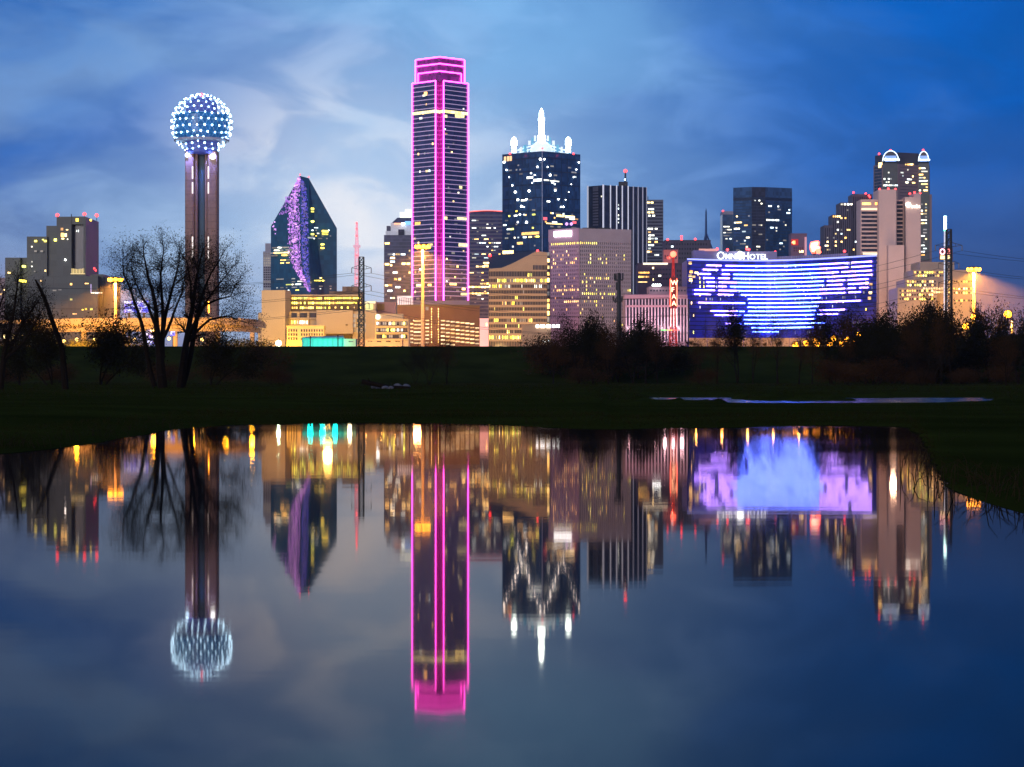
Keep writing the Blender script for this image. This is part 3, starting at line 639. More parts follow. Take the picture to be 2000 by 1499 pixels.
for px in (1192, 1204, 1215, 1226.5, 1236.5, 1246, 1255): u, _ = fr.at(px, 400); fr.box(t, 'fin', FIN if px < 1230 else FIND, u - 0.35, u + 0.35, ZG, zt + 0.4, -0.1, 0.8)
fr.box(t, 'fin', FIND, fr.L - 0.4, fr.L, ZG, zt + 0.4, -0.1, 0.6)
for k in range(14): fl.boxpx(t, 'louvre', mat('grey_louvre', (0.1, 0.1, 0.13), 0.6), 1158, 366 + k * 5.6, 1168.5, (371 if k == 0 else 368.6) + k * 5.6, 0, 0.2)
for a in ((1174, 383, 1176, 386), (1207, 400, 1208.5, 403), (1207, 407, 1208.5, 410), (1207, 420, 1208.5, 423), (1207, 427, 1208.5, 430), (1207, 434, 1208.5, 437)): (fl if a[0] < 1179 else fr).boxpx(t, 'lit_window', COOL, *a, 0, 0.3)
lattice(t, 1221.5, Y + 20, 337, 363, 1.5, 3.2, STEEL, 0.35, 6, 'mast_leg'); box(t, 'roof_plant', STEEL, (X(1217, Y + 20), Y + 20, Z(361, Y + 20)), (8, 8, 4)); ball(t, 'beacon', RED, (X(1221.5, Y + 20), Y + 20, Z(335, Y + 20)), 1.7); ball(t, 'mast_lamp', WHITE, (X(1220.5, Y + 20), Y + 18, Z(352, Y + 20)), 0.6)

# --- grey slab behind it
Y = 2350.0
t = thing('office_building', 'plain grey slab tower with scattered lit floors behind the white finned tower', 'building', (X(1275, Y), Y, ZG))
A, B, C, D = flatb(1250, 1295.5, Y, 24); f_ = Face(A, B)
prism(t, 'wall', mat('grey_blue_stone', (0.17, 0.18, 0.20), 0.7), [A, B, C, D], ZG, Z(391, Y))
for k in range(20): f_.boxpx(t, 'window_band', DARKWIN, 1263.5, 395 + k * 6.4, 1294.5, 398 + k * 6.4, -0.1, 0.06)
for k, xs in enumerate([(1264, 1271), (), (1266, 1268, 1272), (1265, 1272), (1266, 1274), (), (), (), (1265, 1270, 1279), (1266,), (1267, 1273), (1266, 1272, 1279), (1266, 1279), (1266, 1272), (1266,), (1264, 1268), (1278, 1282)]):
    for x in xs: f_.boxpx(t, 'lit_window', COOL if k % 3 else WARM, x, 395.2 + k * 6.4, x + 5, 398 + k * 6.4, -0.05, 0.2)
bar(t, 'roof_rod', STEEL, (X(1266, Y), Y + 5, Z(391, Y)), (X(1266, Y), Y + 5, Z(384, Y)), 0.4)

# --- far blue spire
Y = 2500.0
t = thing('spire', 'slim dark blue needle spire on splayed legs', 'spire', (X(1379, Y), Y, ZG))
BS = mat('blue_painted_steel', (0.02, 0.07, 0.18), 0.5); s = Y / F
lathe(t, 'needle', BS, X(1379, Y), Y, [(3.4 * s, ZG), (2.6 * s, Z(480, Y)), (2.0 * s, Z(440, Y)), (1.5 * s, Z(415, Y)), (0.3 * s, Z(408, Y))], 8, False)
for dx, dy in ((11, 0), (-6, 6), (-6, -6)): bar(t, 'leg', BS, (X(1379, Y) + dx * s * 1.5, Y + dy, Z(500, Y)), (X(1379, Y) + dx * s * .1, Y, Z(458, Y)), 0.9, 6)
for py in (462, 470, 478): bar(t, 'strut', BS, (X(1379, Y), Y, Z(py, Y)), (X(1379, Y) + (py - 456) * 0.42 * s, Y, Z(py + 4, Y)), 0.4, 4)

# --- dark octagonal tower
Y = 2300.0
t = thing('skyscraper', 'dark blue chamfered glass tower with plain flat top', 'skyscraper', (X(1490, Y), Y + 25, ZG))
pts_ = [P(1432, Y + 10), P(1468, Y), P(1495, Y + 2), P(1547, Y + 16), P(1545, Y + 45), P(1440, Y + 50)]
zt = Z(366, Y); prism(t, 'shaft', GLASSB, pts_, ZG, zt); fs = [Face(pts_[i], pts_[i + 1]) for i in range(3)]
for f_ in fs:
    f_.box(t, 'dark_belt', DKB, 0.05, f_.L - 0.05, Z(392, Y), Z(386, Y), 0, 0.25)
    for k in range(18): f_.box(t, 'floor_band', DKB, 0.05, f_.L - 0.05, Z(398 + k * 6, Y), Z(397 + k * 6, Y), -0.05, 0.12)
fs[1].box(t, 'dark_glazing', GLASSD, 0.1, fs[1].L - 0.1, ZG, zt - 0.3, 0, 0.1)
lit(fs[0], t, 14, 1434, 415, 1466, 490, 1.6, 1.3, [COOL, DIM, WARM], run=3, row=3.1, colw=2.2); lit(fs[1], t, 10, 1469, 370, 1494, 490, 1.6, 1.3, [COOL, DIM], run=2, row=3.1, colw=2.2); lit(fs[2], t, 16, 1497, 395, 1545, 490, 1.6, 1.3, [COOL, DIM], run=2, row=3.1, colw=2.2)
for k in range(7): fs[2].boxpx(t, 'lit_window', COOL, 1492 + k * 3.6 + 5, 429 + k * 0.1, 1494.6 + k * 3.6 + 5, 432 + k * .1, 0, 0.3)
t = thing('office_building', 'narrow grey annex beside the dark chamfered tower', 'building', (X(1424, Y + 30), Y + 30, ZG)); Y2 = Y + 40
A, B, C, D = flatb(1411, 1440, Y2, 25); f_ = Face(A, B); prism(t, 'wall', GLASSB, [A, B, C, D], ZG, Z(420, Y2)); prism(t, 'parapet', mat('lilac_stone', (0.35, 0.32, 0.4), 0.7), list(flatb(1411, 1440, Y2 - 0.4, 25)), Z(420, Y2), Z(413.5, Y2))
lit(f_, t, 9, 1413, 430, 1432, 480, 2.0, 1.0, [COOL, DIM], run=3, row=3.1, colw=2.1); beacon(t, 1412, 413, Y2, 1.3)

# --- stepped tower
Y = 2250.0
t = thing('skyscraper', 'stepped purple grey tower rising in four setbacks', 'skyscraper', (X(1650, Y), Y + 10, ZG))
STP = mat('purple_grey_stone', (0.115, 0.095, 0.125), 0.7, var=0.1)
for i, (x0, x1, py) in enumerate(((1610, 1627, 441), (1626, 1642, 420), (1641, 1666, 396), (1665, 1704, 379))):
    prism(t, 'setback', STP, list(flatb(x0, x1, Y + i * 2, 30)), ZG, Z(py, Y)); f_ = Face(P(x0, Y + i * 2), P(x1, Y + i * 2))
    n_ = int((x1 - x0) / 4)
    for k in range(n_): f_.box(t, 'window_strip', DARKWIN, f_.L * (k + 0.25) / n_, f_.L * (k + 0.75) / n_, ZG, Z(py + 5, Y), -0.05, 0.06)
    lit(f_, t, (6, 6, 9, 5)[i], x0 + 1, py + 8, x1 - 1, 490, 1.5, 1.5, [WARM, COOL, DIM, WARM], run=1, row=3.9, colw=2.0)
    if i in (1, 2):
        for k in range(4): f_.box(t, 'lit_window', WARM if i == 1 else COOL, f_.L * (k + 0.2) / 4, f_.L * (k + 0.8) / 4, Z(py + 5, Y), Z(py + 1.8, Y), 0, 0.2)
for px, py in ((1667, 377), (1691, 379), (1697, 383), (1699, 386)): beacon(t, px, py, Y, 1.3)

# --- arched top tower
Y = 2150.0
t = thing('skyscraper', 'brown tower crowned by glowing arched gables', 'skyscraper', (X(1762, Y), Y + 20, ZG))
BRN = mat('mauve_brown_granite', (0.21, 0.145, 0.14), 0.6, var=0.1); ROOF = mat('slate_roof', (0.04, 0.045, 0.06), 0.5)
A, B, C, D = corner(1706, 1757, 1818, Y, 22, 8)
pts_ = [P(1706, Y + 22), P(1723, Y + 8), P(1754, Y + 6), P(1793, Y + 18), P(1815, Y + 16), P(1816, Y + 45), P(1712, Y + 50)]
zt = Z(320, Y); prism(t, 'shaft', BRN, pts_, ZG, zt); prism(t, 'lower_shaft', BRN, [P(1790, Y + 17), P(1820, Y + 15), P(1820, Y + 45), P(1790, Y + 45)], ZG, Z(378, Y))
fA, fB, fC, fD = (Face(pts_[i], pts_[i + 1]) for i in range(4))
def vault(f_, x0, x1, ys, yt, depth, name='arched_gable'):
    u0, zb = f_.at(x0, ys); u1, _ = f_.at(x1, ys); r = (u1 - u0) / 2; um = (u0 + u1) / 2; h = Z(yt, Y) - zb; n = 12
    arc = [(um - r * math.cos(math.pi * k / n), zb + h * math.sin(math.pi * k / n)) for k in range(n + 1)]
    v = [f_.pt(u, z, 0.3) for u, z in arc] + [f_.pt(u, z, -depth) for u, z in arc]
    fc_ = [(k, k + 1, n + 2 + k, n + 1 + k) for k in range(n)] + [tuple(reversed(range(n + 1))), tuple(range(n + 1, 2 * n + 2))]
    o = mesh(t, name, ROOF, v, fc_)
    for k in range(n): bar(o, 'arch_light', glow('arch_white', (0.65, 0.8, 1), 2.6), f_.pt(*arc[k], 0.6), f_.pt(*arc[k + 1], 0.6), 0.42, 5)
    return o, um, zb
def text(parent, s, m, f_, u, z, h, d=0.6, ext=0.25, name='letter', space=1.0):
    """each letter its own mesh, laid along the facade"""
    x = 0; out = []
    for i, ch in enumerate(s):
        if ch == ' ': x += 0.35 * h; continue
        cu = bpy.data.curves.new('letter', 'FONT'); cu.body = ch; cu.size = h * 1.38; cu.extrude = ext; cu.resolution_u = 3; cu.offset = 0.004 * h
        tmp = bpy.data.objects.new('tmp', cu); me = bpy.data.meshes.new_from_object(tmp); bpy.data.objects.remove(tmp); bpy.data.curves.remove(cu)
        if not me.vertices: continue
        xs = [q.co.x for q in me.vertices]; w = max(xs) - min(xs); mn = min(xs); me.materials.clear(); me.materials.append(m)
        o = bpy.data.objects.new(name, me); p = f_.pt(u + x - mn, z, d)
        put(o, parent, Matrix.Translation(p) @ Matrix.Rotation(f_.rz, 4, 'Z') @ Matrix.Rotation(R(90), 4, 'X')); x += w + 0.14 * h * space; out.append(o)
    return x
SIGNW = glow('sign_white', (0.75, 0.88, 1), 4.0)
for f_, x0, x1, yt in ((fB, 1724, 1755, 294), (fD, 1794, 1814, 293)):
    o, um, zb_ = vault(f_, x0, x1, 316, yt, 22); r_ = f_.L * 0.36
    f_.box(o, 'gable_glazing', glow('gable_blue', (0.12, 0.35, 0.9), 0.9), um - r_, um + r_, zb_ - 0.5, zb_ + 5.2, 0.2, 0.42)
    text(t, 'Comerica' if x0 < 1780 else 'Comerica', SIGNW, f_, um - (6.2 if x0 < 1780 else 4.6), zb_ + 0.6, 2.6 if x0 < 1780 else 1.9, 0.8)
roofv = [P(1709, Y + 26), P(1723, Y + 14), P(1724, Y + 36), P(1712, Y + 40)]
prism(t, 'mansard_roof', ROOF, roofv, zt, Z(300, Y)); prism(t, 'mansard_roof', ROOF, [P(1752, Y + 12), P(1794, Y + 22), P(1796, Y + 40), P(1752, Y + 40)], zt, Z(296, Y))
fB.boxpx(t, 'glass_bay', GLASSG, 1724.5, 320, 1753, 372, 0, 0.6); fD.boxpx(t, 'glass_bay', GLASSG, 1794, 320, 1814.5, 378, 0, 0.6)
f2 = Face(P(1798, Y + 16.4), P(1816, Y + 15)); f2.boxpx(t, 'glass_bay', GLASSG, 1799, 379, 1815, 510, 0, 0.6)
for f_, x0, x1 in ((fA, 1708, 1722), (fC, 1758, 1791)):
    for k in range(14): f_.boxpx(t, 'window_band', DARKWIN, x0, 327 + k * 6.2, x1, 329.6 + k * 6.2, -0.05, 0.06)
for a in ((1716, 319, 1723, 323), (1716, 324, 1721, 328)): fA.boxpx(t, 'lit_window', WARM, *a, 0, 0.25)
for k in range(8): fC.boxpx(t, 'lit_window', WARM, 1768 + k * 2.2, 314.5 if 0 else 321 - k * .1, 1769.6 + k * 2.2, 323.6, 0, 0.25)
for k in range(10): fB.boxpx(t, 'lit_window', COOL, 1725 + k * 2.9, 361.6, 1727.2 + k * 2.9, 364.5, 0.5, 0.8)
lit(fB, t, 6, 1726, 330, 1750, 358, 1.4, 1.4, [COOL], d=0.8, row=3, colw=2); lit(fC, t, 8, 1759, 326, 1790, 372, 1.4, 1.3, [WARM, COOL], row=3, colw=2, run=2)
lit(fD, t, 12, 1795, 322, 1813, 374, 1.7, 1.2, [WARM, COOL], d=0.85, row=3, colw=2.1, run=3); lit(f2, t, 22, 1799, 395, 1814, 500, 1.5, 1.2, [WARM, COOL, DIM], d=0.85, row=3, colw=1.9, run=2)
for px, py in ((1717, 299), (1739.5, 292), (1803, 291.5)): ball(t, 'beacon', RED, (X(px, Y + 12), Y + 12, Z(py, Y)), 1.0)

# --- blush slab hotel-like tower
Y = 1430.0
t = thing('office_building', 'blush concrete tower of tall blank slabs and striped window bays', 'building', (X(1740, Y), Y + 10, ZG))
BLU = mat('blush_concrete', (0.66, 0.47, 0.40), 0.85, var=0.08, vscale=0.08)
prism(t, 'striped_wing', BLU, list(flatb(1681, 1717, Y + 6, 18)), ZG, Z(389, Y)); f_ = Face(P(1681, Y + 6), P(1717, Y + 6))
for k in range(13):
    y0 = 414 + k * 8.1; f_.boxpx(t, 'window_band', DARKWIN, 1682.5, y0, 1716, y0 + 5.0, -0.1, 0.08)
f_.boxpx(t, 'lit_band', glow('lit_band_warm', (1, 0.75, 0.45), 1.3, False), 1682.5, 407.5, 1716, 411.2, -0.1, 0.2); f_.boxpx(t, 'lit_band', MATS['lit_band_warm'], 1685, 494, 1716, 498.5, -0.1, 0.2); f_.boxpx(t, 'window_band', AMBR, 1684, 396.5, 1701, 401, -0.1, 0.08); f_.boxpx(t, 'window_band', AMBR, 1709, 396.5, 1716, 401, -0.1, 0.08)
prism(t, 'core_slab', BLU, list(flatb(1716.2, 1750.5, Y, 22)), ZG, Z(371, Y))
prism(t, 'recessed_bay', BLU, list(flatb(1750, 1769, Y + 9, 12)), ZG, Z(389, Y)); f_ = Face(P(1750, Y + 9), P(1769, Y + 9))
for k in range(12): f_.boxpx(t, 'window_band', DARKWIN, 1751.5, 394 + k * 8, 1767, 399.5 + k * 8, -0.1, 0.08)
prism(t, 'sign_slab', BLU, list(flatb(1767.5, 1798, Y + 1, 20)), ZG, Z(385.5, Y)); prism(t, 'front_slab', BLU, list(flatb(1735, 1766, Y - 6, 14)), ZG, Z(481, Y)); prism(t, 'side_fin', BLU, list(flatb(1785, 1798, Y + 4, 16)), Z(386, Y), Z(377, Y))
bar(t, 'dark_joint', STEEL, (X(1767.3, Y), Y - 0.2, Z(545, Y)), (X(1767.3, Y), Y - 0.2, Z(400, Y)), 0.25)
f_ = Face(P(1767.5, Y + 1), P(1798, Y + 1)); u, z = f_.at(1773.5, 401); o = lathe(t, 'globe_emblem', glow('warm_sign', (1, 0.95, 0.85), 4.0), f_.pt(u, z, 0.6).x, f_.pt(u, z, 0.9).y, [(0.2, z - 1.6), (1.2, z - 1.2), (1.7, z), (1.2, z + 1.2), (0.2, z + 1.6)], 12)
text(t, 'at&t', MATS['warm_sign'], f_, f_.at(1780, 400)[0], f_.at(1780, 407)[1], 2.0, 0.5)
for px, py, d in ((1718, 370, 2), (1735, 369, 2), (1749, 370, 2), (1777, 378, 4), (1786, 375.5, 6), (1797, 377, 6)): ball(t, 'beacon', RED, (X(px, Y + d), Y + d, Z(py, Y)), 0.7)

for x, y, d, pw in ((1730, 690, 45, 34000), (1785, 690, 45, 34000), (1745, 560, 60, 26000)): point(t, 'flood_lamp', (X(x, Y - d), Y - d, Z(y, Y - d)), pw, (1, .62, .40), 2)  # unseen lamps added to brighten the blush front
# --- LED lined concave hotel
t = thing('hotel', 'concave glass hotel striped with blue white light lines', 'hotel', (X(1530, 1360), 1360, ZG))
TAB = [(1342, 1350), (1380, 1357), (1420, 1362), (1460, 1365), (1500, 1366), (1540, 1361), (1580, 1352), (1620, 1341), (1660, 1328), (1712, 1311)]
def hp(px, off=0.0):
    Yq = interp(TAB, px); return Vector((X(px, Yq), Yq - off))
HZ = Z(508, 1350); xs = [1342 + 370 * i / 36 for i in range(37)]
front = [hp(x) for x in xs]; HG = mat('hotel_led_blue_glass', (0.010, 0.022, 0.26), 0.3, panel=(3.3, 3.3, 3.0), var=0.25)  # blue cast of the LED lines also put into the glass colour
prism(t, 'glass_wall', HG, front + [front[-1] + Vector((10, 75)), front[0] + Vector((0, 40))], ZG, HZ)
def curvebox(name, m, xa, xb, z0, z1, o0, o1):
    n = max(1, int((xb - xa) / 12)); q = [xa + (xb - xa) * i / n for i in range(n + 1)]; v, f = [], []
    for x in q:
        a, b = hp(x, o1), hp(x, o0); v += [(a.x, a.y, z0), (a.x, a.y, z1), (b.x, b.y, z1), (b.x, b.y, z0)]
    for i in range(n):
        s_ = 4 * i
        for k in range(4): f.append((s_ + k, s_ + (k + 1) % 4, s_ + 4 + (k + 1) % 4, s_ + 4 + k))
    f += [(3, 2, 1, 0), tuple(4 * n + k for k in range(4))]
    return mesh(t, name, m, v, f)
LEDB = glow('led_blue_white', (0.10, 0.18, 1.0), 24.0); LEDP = glow('led_pink_white', (0.42, 0.24, 1.0), 16.0)
SL = 1350 / F
curvebox('roof_edge_light', glow('roof_edge_blue', (0.3, 0.35, 1.0), 1.6), 1342, 1712, HZ - 0.2, HZ + 0.7, 0, 0.8)
rows = [(518, [(1380, 1409), (1417, 1656), (1663, 1702)]), (526.5, [(1373, 1402), (1410, 1656), (1663, 1702)]), (535, [(1366, 1388), (1410, 1425), (1432, 1637), (1643, 1702)]), (543, [(1374, 1395), (1403, 1425), (1432, 1702)]),
        (551, [(1380, 1396), (1404, 1608), (1615, 1650), (1656, 1695)]), (559, [(1380, 1396), (1403, 1419), (1426, 1608), (1615, 1645), (1656, 1695)]), (567, [(1356, 1396), (1403, 1650), (1656, 1670), (1678, 1695)]), (575, [(1356, 1388), (1402, 1432), (1447, 1650), (1657, 1680)]),
        (583, [(1461, 1602)]), (591.5, [(1364, 1455), (1462, 1595), (1596, 1680)]), (599.5, [(1460, 1595)]), (607.5, [(1388, 1454), (1461, 1592), (1600, 1650)]), (615.5, [(1396, 1447), (1454, 1590), (1596, 1636)]), (624, [(1453, 1590)]), (632, [(1417, 1447), (1454, 1610)]), (640, [(1468, 1588)]), (648, [(1469, 1520)])]
for y0, segs in rows:
    z = HZ - (y0 - 508) * SL
    for a, b in segs:
        cuts = [a] + [c for c in (1440, 1600) if a < c < b] + [b]
        for p, q in zip(cuts, cuts[1:]):
            m = LEDB if 1430 <= (p + q) / 2 <= 1610 else LEDP
            curvebox('light_line', m, p, q - (0.0 if q == b else 0.4), z - 0.30, z + 0.30, 0.5, 1.1)
for k in range(17):
    z = HZ - (514 + k * 8.15 - 508) * SL; curvebox('slab_edge', GLASSD, 1342.3, 1711.7, z - 0.2, z + 0.2, 0.02, 0.4)
HW = [litmat('hotel_window_cool', (0.6, 0.75, 1), (1, 0.95, 0.85), 0.25, 1.8), WARM, YELL]
for _ in range(300):
    k = random.randrange(17); px = 1346 + random.randrange(90) * 4.05; rest = random.random()
    if k > 8 and rest < 0.55: continue
    z = HZ - (520 + k * 8.15 - 508) * SL; m = HW[0] if 1380 < px < 1690 else random.choice(HW)
    if px > 1704: continue
    curvebox('room_window', m, px, px + random.choice((0.8, 1.2, 2.0)), z - 0.75, z + 1.0, 0.03, 0.2)
for a in ((1345, 512), (1347, 529), (1357, 530), (1345, 537), (1352, 538), (1346, 545), (1690, 556), (1698, 559), (1695, 585), (1697, 575)):
    curvebox('room_window', WARM, a[0], a[0] + 6, HZ - (a[1] + 5 - 508) * SL, HZ - (a[1] - 508) * SL, 0.03, 0.22)
PENT = mat('penthouse_screen', (0.22, 0.2, 0.34), 0.6, var=0.1)
pq = [hp(x, -6) for x in (1356, 1400, 1440, 1480, 1520)]; prism(t, 'penthouse', PENT, pq + [pq[-1] + Vector((0, 14)), pq[0] + Vector((0, 14))], HZ, HZ + 20 * SL)
pq = [hp(x, -8) for x in (1520, 1560, 1600, 1660)]; prism(t, 'penthouse', PENT, pq + [pq[-1] + Vector((0, 10)), pq[0] + Vector((0, 10))], HZ, HZ + 10 * SL)
for k in range(30): x = 1522 + k * 4.6; p = hp(x, -7.6); box(t, 'screen_fin', MATS['lilac_stone'], (p.x, p.y, HZ + 5 * SL), (0.35, 0.5, 9.6 * SL))
for px, py in ((1379, 491), (1403, 487), (1423, 488), (1461, 486), (1465, 487), (1517, 492), (1653, 497)): ball(t, 'beacon', RED, (*hp(px, -7), Z(py, 1365)), 0.8)
box(t, 'orange_lit_panel', glow('orange_panel', (1, 0.35, 0.2), 0.7), (*hp(1384, -5), Z(489, 1362)), (36 * SL, 0.6, 4.6 * SL), R(6))
t = thing('rooftop_sign', 'glowing white hotel name lettering with round emblem on the concave roof', 'sign', (*hp(1444, -4), HZ))
fs_ = Face(hp(1401, -4.5), hp(1490, -4.5)); SW = glow('sign_bright', (0.9, 0.97, 1), 6.0); SL_ = glow('sign_letter', (0.85, 0.95, 1), 2.6)
zb_ = HZ + 1.2; bar(t, 'sign_rail', STEEL, fs_.pt(0, zb_ - 0.4, .3), fs_.pt(26, zb_ - 0.4, .3), 0.15)
x = text(t, 'O', SL_, fs_, 0, zb_ - 0.2, 4.7, 0.6, space=.9); x += text(t, 'MNI', SL_, fs_, x, zb_, 3.3, 0.6, space=1.1); o = lathe(t, 'round_emblem', SW, fs_.pt(x + 1.2, 0, 0.6).x, fs_.pt(x + 1.2, 0, 1.2).y, [(0.3, zb_ - 0.1), (1.7, zb_ + 0.7), (2.1, zb_ + 2.2), (1.7, zb_ + 3.8), (0.3, zb_ + 4.7)], 12)
x += 3.2; x += text(t, 'H', SL_, fs_, x, zb_ - 0.1, 4.4, 0.6, space=1.0); text(t, 'OTEL', SL_, fs_, x, zb_, 3.3, 0.6, space=1.1)

# --- mauve gridded office block
Y = 1420.0
t = thing('office_building', 'mauve stone office block with a dense grid of square windows', 'building', (X(1140, Y), Y + 10, ZG))
MAU = mat('pink_lit_mauve_stone', (0.56, 0.34, 0.42), 0.8, var=0.08); MAUG = mat('grey_mauve_stone', (0.40, 0.33, 0.33), 0.8, var=0.08)  # pink neon light put into the left face colour; right face stays greyer
A, B, C, D = corner(1073, 1131.5, 1232, Y, 16, 12); zt = Z(447, Y); prism(t, 'glass_core', DARKWIN, [A, B, C, D], ZG, zt - 26 * Y / F)
prism(t, 'attic', MAUG, [A + Vector((-.3, -.3)), B + Vector((0, -.5)), C + Vector((.3, -.3)), D], zt - 23.5 * Y / F, zt)
fl, fr = Face(A, B), Face(B, C); fl.box(t, 'attic_face', MAU, -.2, fl.L, zt - 23.5 * Y / F, zt + .2, 0.3, 0.75)
rows_, rh = 27, 7.6 * Y / F
for f_, nc, m in ((fl, 16, MAU), (fr, 26, MAUG)):
    for k in range(nc + 1): u = f_.L * k / nc; f_.box(t, 'pier', m, max(0, u - 0.42), min(f_.L, u + 0.42), ZG, zt - 23 * Y / F, 0, 0.6)
    for k in range(rows_ + 1):
        z = zt - 24 * Y / F - k * rh
        if z > ZG + 2: f_.box(t, 'spandrel', m, 0, f_.L, z - 0.75, z + 0.35, 0, 0.5)
def cell(f_, nc, c, r, m, h0=0.80, h1=0.40):
    z = zt - 24 * Y / F - r * rh; u = f_.L * c / nc; f_.box(t, 'lit_window', m, u + 0.43, u + f_.L / nc - 0.43, z - rh + h1, z - h0, 0, 0.15)
for c in range(1, 16): cell(fl, 16, c, 0, YELL)
for c in range(0, 9): cell(fr, 26, c, 0, YELL)
for _ in range(70): cell(fl, 16, random.randrange(16), random.choice((2, 3, 4, 4, 5, 5, 6, 8, 9, 11, 12, 13, 14, 15, 16, 17)), random.choice((WARM, WARM, DIM)))
for c in range(4, 16): cell(fl, 16, c, 12, WARM); cell(fl, 16, c, 15, WARM) if c > 7 else None
for c, r in [(c, r) for r in (3, 4, 5) for c in (4, 5, 9, 10, 11, 12, 13, 18, 22) if random.random() < .75] + [(c, 9) for c in range(3, 15)] + [(c, 13) for c in range(0, 18) if c != 9] + [(c, 15) for c in range(1, 10)] + [(c, 12) for c in (22, 23, 24, 25)] + [(random.randrange(26), random.randrange(8, 22)) for _ in range(34)]: cell(fr, 26, c, r, random.choice((YELL, YELL, WARM, DIM)))
for k in range(5): fl.boxpx(t, 'white_sign', SW, 1084.5 + k * 6.9, 453.5 - k * .35, 1090.4 + k * 6.9, 463.5 - k * .3, 0.8, 1.4)
for a in range(4): box(t, 'roof_plant', STEEL, (X(1090 + a * 30, Y + 20), Y + 20, zt + 0.8), (8, 6, 1.6))

for x, y, pw, cc in ((1100, 690, 26000, (1, .5, .55)), (1180, 690, 22000, (1, .72, .55))): point(t, 'street_glow_fill', (X(x, Y - 45), Y - 45, Z(y, Y - 45)), pw, cc, 2)  # unseen lamps added to lift both faces, pinkish on the left
# --- tan banded office block with sloping dark roof
Y = 1330.0
t = thing('office_building', 'tan banded office block with sloping dark roof', 'building', (X(1015, Y), Y + 10, ZG))
TAN = mat('tan_concrete', (0.52, 0.34, 0.20), 0.8, var=0.08); A, B, C, D = flatb(955, 1068, Y, 34); f_ = Face(A, B)
s = Y / F; zc_ = Z(531, Y); prism(t, 'glass_core', DARKWIN, [A, B, C, D], ZG, zc_)
v = [(X(px, Y - .6), Y - .6, Z(py, Y)) for px, py in ((955, 531), (955, 526), (980, 524), (1000, 516), (1045, 493), (1052, 492), (1069, 494), (1069, 531))]
mesh(t, 'gable_wall', TAN, v + [(a, b + 1.6, c) for a, b, c in v], [tuple(range(8)), tuple(reversed(range(8, 16)))] + [(i, i + 8, (i + 1) % 8 + 8, (i + 1) % 8) for i in range(8)])
v = [(X(955, Y), Y + 1.1, Z(525, Y)), (X(985, Y), Y + 1.1, Z(523, Y)), (X(1047, Y), Y + 1.1, Z(492, Y)), (X(1047, Y + 30), Y + 30, Z(490, Y + 30)), (X(955, Y + 30), Y + 30, Z(502, Y + 30)), (X(955, Y + 30), Y + 30, zc_), (X(1047, Y + 30), Y + 30, zc_), (X(955, Y), Y + 1.1, zc_), (X(1047, Y), Y + 1.1, zc_)]
mesh(t, 'sloping_roof', mat('dark_slate_roof', (0.05, 0.05, 0.06), 0.7), v, [(0, 1, 2, 3, 4), (0, 4, 5, 7), (4, 3, 6, 5), (2, 8, 6, 3), (0, 7, 8, 2, 1)])
nr = 12; nw = 36
for k in range(nr): y0 = 541 + k * 11.1; f_.boxpx(t, 'spandrel', TAN, 955, y0, 1068, y0 + 4.6, 0, 0.9)
for k in range(nw + 1): u = f_.L * k / nw; f_.box(t, 'mullion', mat('brown_mullion', (0.22, 0.15, 0.10), 0.7), u - 0.22, u + 0.22, ZG, zc_, 0, 0.4)
for k in range(10): f_.boxpx(t, 'window', DARKWIN, 1041 + k * 2.8, 519, 1043 + k * 2.8, 528, 0.55, 0.75)
f_.boxpx(t, 'gable_joint', MATS['brown_mullion'], 1040, 500, 1069, 500.5, .55, .7)
def wcell(c, r, m): f_.box(t, 'lit_window', m, f_.L * c / nw + 0.26, f_.L * (c + 1) / nw - 0.26, Z(541 + r * 11.1, Y), Z(541 + r * 11.1 - 6.3, Y), 0, 0.2)
for c, r in [(c, 1) for c in range(5, 36)] + [(c, 2) for c in range(0, 14)] + [(c, 2) for c in (20, 28, 29, 30, 31, 32)] + [(c, 5) for c in (8, 9, 10, 13, 14, 15, 17, 19, 20)] + [(c, 8) for c in (3, 4, 5, 11, 12, 14, 15, 16, 19, 20, 21, 22, 24, 25, 26)] + [(c, 11) for c in range(0, 20)] + [(24, 0), (25, 0), (26, 0), (21, 3), (16, 4), (17, 4), (3, 6), (21, 6), (10, 9), (18, 9), (11, 10), (12, 10), (15, 10)]: wcell(c, r, random.choice((YELL, YELL, WARM, DIM) if r != 2 or c < 10 else (DIM, COOL)))
[point(t, 'street_glow_fill', (X(x, Y - 45), Y - 45, Z(680, Y - 45)), 34000, (1, .6, .22), 2) for x in (975, 1040)]; beacon(t, 1050, 491, Y, 1.0); beacon(t, 957, 500, Y + 30, 1.2)  # the point lamps are unseen additions that warm the tan front
t = thing('corner_tower', 'lit stair tower between the tan block and the mauve block', 'building', (X(1071, Y + 20), Y + 20, ZG))
f_ = Face(P(1067, Y + 20), P(1075, Y + 20)); prism(t, 'wall', STP, list(flatb(1067, 1075, Y + 20, 10)), ZG, Z(492, Y))
for k in range(13): f_.boxpx(t, 'lit_window', random.choice((WARM, WARM, DIM)), 1068.5, 494 + k * 13 * random.uniform(.95, 1), 1073, 500 + k * 13, 0, 0.3)

